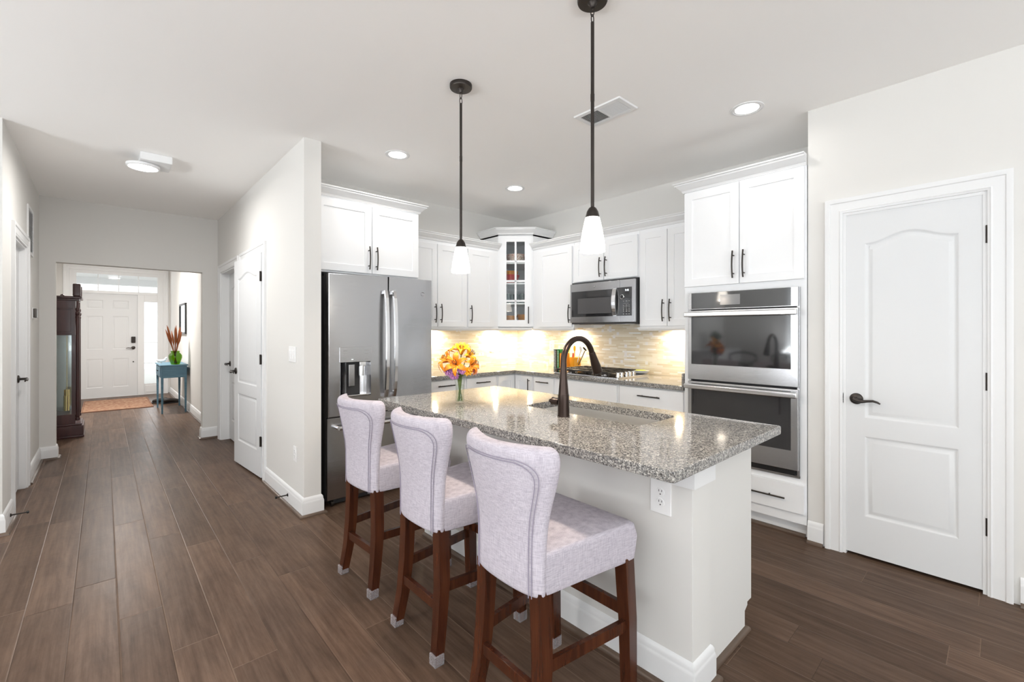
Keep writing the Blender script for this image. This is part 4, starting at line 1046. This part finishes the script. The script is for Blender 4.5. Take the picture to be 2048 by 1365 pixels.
def solid(o, th=.0012):
    md = o.modifiers.new('thick', 'SOLIDIFY'); md.thickness = th; return o
def stem_pts(lx, ly, hx, hy, hz, foot):
    a = Vector(foot); b = Vector((lx*.3, ly*.3, .16)); e_ = Vector((hx, hy, hz)); return [a.lerp(b, 0), a.lerp(b, .5), b, b.lerp(e_, .35)+Vector((hx*.05, hy*.05, .008)), b.lerp(e_, .7)+Vector((hx*.06, hy*.06, .008)), e_]
RT = Vector((math.cos(YAW), -math.sin(YAW), 0)); FWV = Vector((math.sin(YAW), math.cos(YAW), 0))
def fpos(r, f, z): v = RT*r+FWV*f; return (v.x, v.y, z)
def lily(label, r, f, z, face, mtl, L=.075, w=.017, curl=.05, rise=.03, roll=0., open_=1.):
    t = thing('lily', label, 'flower', (VX, VY, .9142), 0, 'cut flowers in the glass vase')
    H = Vector(fpos(r, f, z)); fv = Vector(fpos(*face[:2], face[2]))
    ft = (-H.x*.12+rnd.uniform(-.008, .008), -H.y*.12+rnd.uniform(-.008, .008), .018)
    obj('stem', MB().tube(stem_pts(H.x*.55, H.y*.55, H.x, H.y, H.z, ft), .0026, 6), 'leaf', t)
    mt = frame(H, fv, roll)
    for k in range(6):
        p = petal(L*(1 if k % 2 else .93), w*(1 if k % 2 else .78), curl, rise); p.xf(mt @ Matrix.Rotation(k*PI/3, 4, 'Z') @ Matrix.Rotation(-.25*open_, 4, 'Y')); solid(obj('petal', p, mtl, t, angle=180))
    mb = MB()
    for k in range(6):
        a = k*PI/3+.5; b = Vector((math.cos(a)*.012, math.sin(a)*.012, .055)); mb.tube([mt @ Vector((0, 0, .0)), mt @ (b*.6), mt @ b], .0008, 5)
        mb.lathe([(0, -.006), (.0022, -.004), (.0022, .004), (0, .006)], mt @ b, 6)
    obj('stamen', mb, 'stamen', t)
    return t
lily('wide-open orange lily in front at the centre of the bouquet', -.015, -.05, .232, (-.1, -1., .35), 'lily', .074, .017, .055, .022, .52)
lily('orange lily with long petals arching to the left of the bouquet', -.055, .0, .245, (-.75, -.35, .6), 'lily', .088, .017, .07, .04, .1)
lily('yellow-orange lily at the top of the bouquet', .005, .02, .285, (.1, -.45, 1.), 'yellow', .072, .018, .03, .05, .3)
lily('yellow-orange lily pointing right near the top of the bouquet', .035, .02, .272, (.8, -.3, .55), 'yellow', .062, .013, .03, .03, .0)
lily('orange lily on the right side of the bouquet', .06, -.01, .222, (.75, -.5, .4), 'lily', .06, .015, .04, .025, .6)
def puff(name, label, r, f, z, face, mtl, R=.03, n=46, cat='flower'):
    t = thing(name, label, cat, (VX, VY, .9142), 0, 'cut flowers in the glass vase')
    H = Vector(fpos(r, f, z)); ft = (-H.x*.15+rnd.uniform(-.01, .01), -H.y*.15+rnd.uniform(-.01, .01), .018)
    obj('stem', MB().tube(stem_pts(H.x*.5, H.y*.5, H.x, H.y, H.z, ft), .0024, 6), 'leaf', t)
    mb = MB(); mt = frame(H, Vector(fpos(*face[:2], face[2])))
    for k in range(n):
        q = k/n; th = math.acos(1-q*1.25); ph = k*2.39996
        p = petal(R*(.75+.3*rnd.random()), R*.17, R*.35, R*.12, 4); p.xf(Matrix.Rotation(ph, 4, 'Z') @ Matrix.Rotation(th-PI/2+.15, 4, 'Y') @ Matrix.Rotation(rnd.uniform(-.5, .5), 4, 'X')); mb.join(p, mt); p.bm.free()
    solid(obj('petals', mb, mtl, t, angle=180), .0008); return t
puff('carnation', 'mauve frilled flower low at the left of the bouquet', -.058, -.045, .198, (-.6, -.8, .25), 'pink', .036)
puff('carnation', 'mauve frilled flower hanging lowest under the front lily', -.028, -.058, .172, (-.1, -1, -.1), 'pink', .032)
puff('carnation', 'mauve frilled flower right of the front lily', .018, -.062, .203, (.2, -1, .2), 'pink', .032)
puff('zinnia', 'yellow layered flower at the right of the bouquet', .048, -.045, .192, (.25, -.7, .8), 'yellow', .034, 40)
puff('carnation', 'peach frilled flower at the far right edge of the bouquet', .082, .0, .190, (1, -.3, .3), 'peach', .026)
puff('carnation', 'peach frilled flower half hidden at the far left of the bouquet', -.078, .0, .195, (-1, -.2, .1), 'peach', .022)
t = thing('foliage_sprig', 'green leafy sprig in the mouth of the vase', 'foliage', (VX, VY, .9142), 0)
obj('stem', MB().tube([(0.004, .004, .016), (.003, 0, .1), (0, -.002, .19)], .0025, 6).tube([(-.008, 0, .016), (.01, .004, .1), (.022, .008, .17)], .0022, 6).tube([(.01, -.006, .016), (-.008, 0, .1), (-.02, 0, .17)], .0022, 6), 'leaf', t)
for k, (z_, a_) in enumerate(((.12, 0.3), (.13, 2.2), (.14, 4.1), (.15, 5.4), (.16, 1.2), (.165, 3.3), (.10, 3.9))):
    p = petal(.055, .010, .03, .02); p.xf(Matrix.Translation((math.cos(a_)*.005, math.sin(a_)*.005, z_)) @ Matrix.Rotation(a_, 4, 'Z') @ Matrix.Rotation(-.95, 4, 'Y')); solid(obj('leaf', p, 'leaf', t, angle=180), .0008)

# ================================================================== pendants and ceiling fittings
def pendant(label, x, y):
    t = thing('pendant_lamp', label, 'pendant lamp', (x, y, 0), 0, 'pendant lamps over the island')
    obj('canopy', MB().lathe([(.063, CZ), (.063, CZ-.016), (.060, CZ-.022), (.02, CZ-.024), (.012, CZ-.034), (.010, CZ-.046), (.0, CZ-.048)], n=36), 'bronze', t)
    mb = MB()
    for k, zz in enumerate((CZ-.060, CZ-.092)):
        pts = []
        for i in range(17):
            a = 2*PI*i/16; u, v = .0085*math.cos(a), .020*math.sin(a); pts.append((u, 0, zz+v) if k else (0, u, zz+v))
        mb.tube(pts, .0022, 6, False)
    obj('chain', mb, 'bronze', t)
    obj('rod', MB().tube([(0, 0, CZ-.105), (0, 0, CZ-.14), (0, 0, 1.85)], [.0075, .0075, .0075], 12).cyl((0, 0, 2.30), .0085, .03, 12), 'bronze', t)
    obj('socket_cup', MB().lathe([(.008, 1.858), (.016, 1.852), (.024, 1.838), (.0285, 1.820), (.0295, 1.812), (.027, 1.812)], n=28), 'bronze', t)
    sh = obj('shade', MB().lathe([(.0285, 1.816), (.0335, 1.795), (.040, 1.765), (.047, 1.725), (.0515, 1.690), (.052, 1.670), (.050, 1.670), (.0495, 1.690), (.045, 1.725), (.038, 1.765), (.031, 1.795), (.0265, 1.814)], n=40), 'opal', t)
    area('bulb_glow', (0, 0, 1.672), (0, 0, 0), .07, .07, 5, (1., .84, .66), PI, 'DISK', t)
    return t
pendant('bronze pendant lamp with opal shade at the refrigerator end of the island', 1.497, 2.070)
pendant('bronze pendant lamp with opal shade nearest the viewer', 1.51, 1.155)
def can(label, x, y, p=4.0):
    t = thing('recessed_light', label, 'ceiling light', (x, y, CZ), 0, 'round recessed ceiling lights')
    obj('trim_ring', MB().lathe([(.095, 0), (.094, -.004), (.080, -.006), (.074, -.002)], n=40), 'trim', t)
    obj('lens', MB().lathe([(.078, -.001), (.05, -.004), (0, -.005)], n=40), 'lens', t)
    area('lamp_glow', (0, 0, -.012), (0, 0, 0), .14, .14, p, (1., .955, .90), PI*.9, 'DISK', t)
can('round recessed ceiling light above the refrigerator end of the kitchen', 1.72, 3.229)
can('round recessed ceiling light toward the glass corner cabinet', 2.975, 3.215)
can('round recessed ceiling light in front of the oven tower', 2.982, 1.08, 1.6)
can('unseen recessed light added as fill over the dining side behind the viewer', -1.6, 2.2, 16)  # unseen lamp added to lift the island front
can('unseen recessed light added as fill over the living side behind the viewer', -.8, -1.2, 10)  # unseen lamp, more added fill from behind
t = thing('ceiling_vent', 'white two-part air vent in the kitchen ceiling', 'vent', (2.363, 1.708, CZ))
mb = MB(); lp = mb.plate(rect(-.098, .098, -.172, .172), [rect(-.07, .07, -.145, -.005), rect(-.07, .07, .008, .145)], -.008); lq = mb.loop(rect(-.102, .102, -.177, .177), 0); mb.bridge(lp[0], lq)
for l_ in lp[1:]:
    q = mb.loop([(v.co.x, v.co.y) for v in l_], 0); mb.bridge(l_, q)
obj('frame', mb, 'trim', t)
mb = MB()
for i in range(13): y_ = -.140+i*.0107; mb.hexa([(-.07, y_, -.001), (.07, y_, -.001), (.07, y_+.001, -.001), (-.07, y_+.001, -.001)], [(-.07, y_+.006, -.008), (.07, y_+.006, -.008), (.07, y_+.007, -.008), (-.07, y_+.007, -.008)])
obj('louvre', mb, 'trim', t)
mb = MB()
for i in range(13): y_ = .012+i*.0105; mb.hexa([(-.07, y_+.006, -.001), (.07, y_+.006, -.001), (.07, y_+.007, -.001), (-.07, y_+.007, -.001)], [(-.07, y_, -.008), (.07, y_, -.008), (.07, y_+.001, -.008), (-.07, y_+.001, -.008)])
obj('louvre', mb, 'trim', t)
obj('duct', B(-.07, .07, -.145, .145, -.0012, -.0006), nmat('duct_grey', (.16, .16, .155), .8), t)
t = thing('hall_ceiling_light', 'square white ceiling box with a round lit lens in the hall', 'ceiling light', (.31, 4.62, CZ))
obj('mounting_box', B(-.10, .10, -.13, .13, -.062, 0, .008), 'trim', t)
obj('lens_ring', MB().lathe([(.108, -.066), (.108, -.082), (.100, -.088), (.095, -.088), (.095, -.066)], (-.075, .03, 0), 36), 'trim', t)
obj('lens', MB().lathe([(.095, -.084), (.06, -.090), (0, -.091)], (-.075, .03, 0), 36), 'lens', t)
area('lamp_glow', (-.075, .03, -.10), (0, 0, 0), .17, .17, 15, (1., .97, .93), PI, 'DISK', t)
t = thing('foyer_fill_light', 'unseen round ceiling light added to brighten the entry hall', 'ceiling light', (.2, 9.4, CZ))  # lamp added out of view to brighten the entry
obj('base', MB().lathe([(.15, 0), (.15, -.03), (.14, -.035)], n=36), 'trim', t); obj('lens', MB().lathe([(.14, -.03), (.10, -.06), (0, -.075)], n=36), 'lens', t)
area('lamp_glow', (0, 0, -.09), (0, 0, 0), .2, .2, 68, (1., .97, .93), PI, 'DISK', t)

# ================================================================== hall fittings
t = thing('return_vent', 'white slatted return-air grille high on the left hall wall', 'vent', (XL, 5.865, 2.23), PI/2)
mb = MB(); mb.box(-.19, -.165, -.012, 0, -.21, .21, .002); mb.box(.165, .19, -.012, 0, -.21, .21, .002); mb.box(-.165, .165, -.012, 0, .185, .21, .002); mb.box(-.165, .165, -.012, 0, -.21, -.185, .002); obj('frame', mb, 'trim', t)
mb = MB()
for i in range(24): z_ = -.182+i*.0152; mb.hexa([(-.165, -.002, z_+.008), (.165, -.002, z_+.008), (.165, -.002, z_+.010), (-.165, -.002, z_+.010)], [(-.165, -.011, z_), (.165, -.011, z_), (.165, -.011, z_+.002), (-.165, -.011, z_+.002)])
obj('louvre', mb, 'trim', t); obj('duct', B(-.165, .165, -.0015, -.0005, -.185, .185), nmat('grille_grey', (.30, .31, .33), .8), t)
t = thing('thermostat', 'small dark thermostat on the left hall wall', 'thermostat', (XL, 6.12, 1.505), PI/2)
obj('wall_base', B(-.07, .07, -.008, 0, -.05, .05, .003), 'plate', t); obj('body', B(-.06, .06, -.032, -.008, -.043, .043, .006), nmat('thermostat_face', (.09, .08, .07), .3), t)
def doorstop(label, loc, rz):
    t = thing('door_stop', label, 'door stop', loc, rz, 'dark door stops on the baseboards')
    obj('rod', MB().lathe([(.012, 0), (.012, -.004), (.005, -.008), (.0042, -.07), (.0042, -.075)], n=14, axis='y'), 'bronze', t)
    obj('tip', MB().lathe([(.0042, -.075), (.009, -.078), (.010, -.088), (.0, -.090)], n=14, axis='y'), 'black', t)
doorstop('dark rigid door stop on the hall baseboard right of the ajar door', (XH-.016, 3.71, .075), R90)
doorstop('dark rigid door stop on the baseboard at the left edge', (XL+.016, 4.60, .07), PI/2)

# ================================================================== entry hall
t = thing('grandfather_clock', 'dark mahogany grandfather clock with a glass side panel', 'clock', (-.40, 8.06, 0))
# front looks +x; side seen from the kitchen looks -y
D2, Wc = .21, .22
obj('base', MB().box(-.23, .215, -.245, .245, .03, .15, .006).box(-.22, .20, -.235, .235, .15, .175, .006).box(-.235, .22, -.25, .25, .0, .03, .006), 'mahogany', t)
mb = MB(); mb.box(-.21, .14, -.225, .225, .175, .295, .003)
for xx in (-.21, .105):
    for yy in (-.225, .19): mb.box(xx, xx+.035, yy, yy+.035, .295, 1.285)
mb.box(-.21, .14, -.225, .225, 1.285, 1.72, .003); mb.box(-.205, -.195, -.19, .19, .295, 1.285)
obj('case', mb, 'mahogany', t)
obj('side_panel', MB().box(-.17, .10, -.231, -.224, 1.33, 1.60, .003), 'mahogany', t)
obj('side_molding', B(-.185, .115, -.233, -.224, 1.295, 1.312, .002), 'mahogany', t); obj('side_molding', B(-.185, .115, -.233, -.224, 1.61, 1.622, .002), 'mahogany', t)
obj('hood', MB().box(-.23, .175, -.245, .245, 1.72, 1.742, .004).box(-.245, .20, -.262, .262, 1.742, 1.772, .006), 'mahogany', t)
obj('pediment', MB().box(.115, .19, -.262, -.20, 1.772, 1.93, .012).box(.115, .19, .20, .262, 1.772, 1.93, .012).box(.13, .17, -.20, .20, 1.772, 1.85, .01), 'mahogany', t)
obj('finial', MB().lathe([(.0, 1.80), (.012, 1.795), (.02, 1.785), (.02, 1.778), (.03, 1.772)], (.02, -.15, 0), 16), 'mahogany', t)
for yy in (-.21, .21):
    mb = MB().lathe([(.016, .21), (.024, .215), (.024, .24), (.018, .25), (.022, .27), (.018, .285), (.0175, 1.50), (.022, 1.51), (.016, 1.535), (.024, 1.55), (.024, 1.57), (.014, 1.585), (.02, 1.60), (.02, 1.62), (.012, 1.635), (.012, 1.715)], (.160, yy, 0), 16); obj('column', mb, 'mahogany', t)
obj('side_glass', MB().box(-.175, .105, -.214, -.210, .295, 1.285).box(.12, .124, -.19, .19, .295, 1.285), 'pane', t)
obj('back_panel', MB().box(-.194, -.188, -.19, .19, .295, 1.285).box(-.175, .105, .208, .214, .295, 1.285), nmat('clock_mirror_back', (.42, .47, .49), .12, .8), t)
mb = MB()
for yy, zz in ((-.09, .33), (.0, .40), (.09, .36)): mb.cyl((.055, yy, zz), .028, .19, 20)
obj('weight', mb, 'brass', t)
obj('chain', MB().tube([(.055, -.09, .52), (.055, -.09, 1.28)], .0012, 6).tube([(.055, 0, .59), (.055, 0, 1.28)], .0012, 6).tube([(.055, .09, .55), (.055, .09, 1.28)], .0012, 6), 'brass', t)
obj('pendulum', MB().box(-.07, -.064, -.012, .012, .62, 1.28).lathe([(0, -.012), (.06, -.008), (.08, 0), (.06, .008), (0, .012)], (-.067, 0, .58), 28, 'x'), 'brass', t)
obj('dial', MB().lathe([(0, .0), (.16, 0), (.16, .012), (0, .012)], (.141, 0, 1.50), 36, 'x'), 'plate', t)

t = thing('console_table', 'slender blue painted console table with a drawer', 'table', (.85, 9.52, 0))
obj('top', B(-.185, .185, -.45, .45, .765, .785, .004), 'teal', t)
obj('apron', B(-.17, .17, -.43, .43, .575, .765, .003), 'teal', t)
d = obj('drawer', B(-.178, -.169, -.36, .36, .60, .75, .002), 'teal', t); obj('pull', MB().box(-.192, -.178, -.05, .05, .668, .684, .003), 'iron', d)
for sx in (-1, 1):
    for sy in (-1, 1):
        x_, y_ = sx*.153, sy*.41; obj('leg', MB().hexa([(x_-.011, y_-.011, 0), (x_+.011, y_-.011, 0), (x_+.011, y_+.011, 0), (x_-.011, y_+.011, 0)], [(x_-.017, y_-.017, .576), (x_+.017, y_-.017, .576), (x_+.017, y_+.017, .576), (x_-.017, y_+.017, .576)]), 'teal', t)
t = thing('green_vase', 'round green glass vase on the blue console table', 'vase', (.875, 9.20, .785))
obj('glass', MB().lathe([(0, 0), (.055, 0), (.06, .004), (.075, .05), (.093, .11), (.092, .15), (.07, .185), (.058, .195), (.062, .215), (.066, .222), (.060, .222), (.054, .2), (.066, .183), (.087, .15), (.088, .11), (.07, .052), (.05, .01), (0, .01)], n=36), 'greenglass', t)
reed0 = None
for k in range(16):
    a = k*2.4; r_ = .06+.10*((k*7) % 11)/11; tip = Vector((r_*math.cos(a), r_*1.1*math.sin(a), .50+.16*((k*5) % 7)/7))
    o = thing('dried_reed', 'rust-brown dried reed in the green vase', 'dried stem', (.875, 9.20, .795), 0, 'dried reeds in the green vase')
    b0 = Vector((-tip.x*.2, -tip.y*.2, .004)); nk = Vector((tip.x*.22, tip.y*.22, .21))
    obj('stalk', MB().tube([b0, nk, nk.lerp(tip, .5)], .004, 6), 'reed', o)
    obj('plume', MB().tube([nk.lerp(tip, .30), nk.lerp(tip, .5), nk.lerp(tip, .8), tip], [.004, .014, .012, .002], 7), 'reed', o)
t = thing('bird_figurine', 'small white bird figurine on the blue console table', 'figurine', (.715, 9.66, .785))
obj('body', MB().tube([(-.07, 0, .075), (-.035, 0, .05), (.0, 0, .04), (.04, 0, .045), (.07, 0, .062), (.085, 0, .07)], [.006, .018, .028, .025, .018, .006], 14).tube([(.06, 0, .06), (.078, 0, .088), (.092, 0, .098)], [.014, .018, .012], 12), 'plate', t, angle=180)
obj('beak', MB().tube([(.098, 0, .097), (.116, 0, .092)], [.005, .001], 8), 'plate', t); obj('foot', MB().cyl((0, 0, 0), .022, .016, 16), 'plate', t)
t = thing('wall_mirror', 'narrow mirror in a dark frame above the console table', 'mirror', (1.06, 9.86, 1.555), R90)
mb = MB(); hw2, hh = .40, .27
for a in ((-hw2, hw2, hh-.035, hh), (-hw2, hw2, -hh, -hh+.035), (-hw2, -hw2+.035, -hh+.035, hh-.035), (hw2-.035, hw2, -hh+.035, hh-.035)): mb.box(a[0], a[1], -.03, 0, a[2], a[3], .004)
obj('frame', mb, 'black', t); obj('glass', B(-hw2+.03, hw2-.03, -.016, -.012, -hh+.03, hh-.03), 'silver', t)
t = thing('rug', 'brown patterned entry rug before the front door', 'rug', (.19, 10.85, 0))
obj('pile', B(-.46, .46, -.78, .78, .0, .012, .004), 'rug', t); obj('border', MB().sweep(rect(-.46, .46, -.78, .78), [(-.02, .0122), (-.02, .013), (.004, .010), (.004, 0)], True), nmat('rug_edge', (.15, .07, .045), .95), t)
def shoe(label, x, y, rz):
    t = thing('shoe', label, 'shoe', (x, y, 0), rz, 'dark shoes under the console table')
    obj('sole', MB().box(-.14, .14, -.045, .045, 0, .022, .01), 'black', t)
    obj('upper', MB().tube([(-.13, 0, .05), (-.09, 0, .062), (-.02, 0, .058), (.06, 0, .045), (.115, 0, .035), (.135, 0, .03)], [.02, .042, .042, .038, .030, .012], 14), 'shoe_black', t, angle=180)
shoe('dark shoe under the console table, nearer the wall', .93, 10.35, .2); shoe('dark shoe under the console table, nearer the side light', .78, 10.50, 2.6)
wallplate('outlet', 'white outlet plate low on the entry wall behind the console table', 'outlet', (1.06, 9.62, .43), R90, .072, .115, 'outlet')

# ================================================================== dining side (seen only in the oven glass)
t = thing('sideboard', 'white sideboard with drawers reflected in the oven glass', 'sideboard', (-3.3, 4.17, 0))
obj('body', MB().box(-.7, .7, -.22, .22, .08, .90, .004).box(-.73, .73, -.24, .23, .90, .93, .005), 'white', t)
for k in range(3):
    d = obj('drawer', B(-.67+k*.45, -.67+k*.45+.43, -.235, -.22, .66, .86, .003), 'white', t); obj('knob', MB().lathe([(.0, -.262), (.014, -.258), (.016, -.25), (.008, -.235)], (-.455+k*.45, 0, .76), 14, 'y'), 'iron', d)
    d = obj('door', B(-.67+k*.45, -.67+k*.45+.43, -.235, -.22, .11, .63, .003), 'white', t)
t = thing('potted_plant', 'potted plant on the white sideboard', 'plant', (-3.25, 4.17, .93))
obj('pot', MB().lathe([(0, 0), (.09, 0), (.13, .16), (.12, .16), (.085, .01), (0, .01)], n=28), 'iron', t)
mb = MB()
for k in range(26):
    a = k*2.4; p = petal(.22+.08*rnd.random(), .03, .06, .03); p.xf(Matrix.Translation((0, 0, .14)) @ Matrix.Rotation(a, 4, 'Z') @ Matrix.Rotation(-.6-.8*rnd.random(), 4, 'Y')); mb.join(p); p.bm.free()
obj('leaves', mb, 'plant', t, angle=180)
t = thing('dining_table', 'dark dining table reflected in the oven glass', 'table', (-2.3, 2.6, 0))
obj('top', B(-.5, .5, -.85, .85, .72, .755, .006), 'darkwood', t)
for sx in (-1, 1):
    for sy in (-1, 1): obj('leg', MB().hexa([(sx*.44-.02, sy*.78-.02, 0), (sx*.44+.02, sy*.78-.02, 0), (sx*.44+.02, sy*.78+.02, 0), (sx*.44-.02, sy*.78+.02, 0)], [(sx*.44-.035, sy*.78-.035, .72), (sx*.44+.035, sy*.78-.035, .72), (sx*.44+.035, sy*.78+.035, .72), (sx*.44-.035, sy*.78+.035, .72)]), 'darkwood', t)
def chair(label, x, y, rz):
    t = thing('dining_chair', label, 'chair', (x, y, 0), rz, 'dark dining chairs around the dining table')
    obj('seat', B(-.22, .22, -.22, .22, .43, .47, .012), 'darkwood', t)
    for sx in (-1, 1): 
        obj('leg', MB().hexa([(.17, sx*.19-.016, 0), (.20, sx*.19-.016, 0), (.20, sx*.19+.016, 0), (.17, sx*.19+.016, 0)], [(.165, sx*.19-.02, .43), (.205, sx*.19-.02, .43), (.205, sx*.19+.02, .43), (.165, sx*.19+.02, .43)]), 'darkwood', t)
        obj('leg', MB().tube([(-.24, sx*.2, 0), (-.20, sx*.2, .45), (-.24, sx*.21, .95)], [.014, .018, .014], 8), 'darkwood', t)
    pts = [(-.24-.02*(1-q*q), q*.21, .93+.05*(1-q*q)) for q in [i/6-1 for i in range(13)]]
    obj('backrest', MB().tube(pts, .02, 8).tube([(-.225, -.2, .62), (-.24, 0, .80), (-.225, .2, .62)], .011, 8).tube([(-.24, -.2, .86), (-.235, 0, .66), (-.24, .2, .86)], .011, 8), 'darkwood', t)
chair('dark dining chair on the kitchen side of the dining table', -1.55, 2.9, PI); chair('second dark dining chair on the kitchen side of the dining table', -1.55, 2.25, PI)
chair('dark dining chair on the window side of the dining table', -3.05, 2.6, 0)
t = thing('framed_picture', 'dark framed picture over the sideboard', 'picture', (-2.3, YL, 1.65))
obj('frame', MB().box(-.32, .32, -.03, 0, -.42, .42, .006), 'darkwood', t); obj('print', B(-.27, .27, -.032, -.029, -.37, .37), nmat('print_grey', (.35, .36, .37), .4), t)
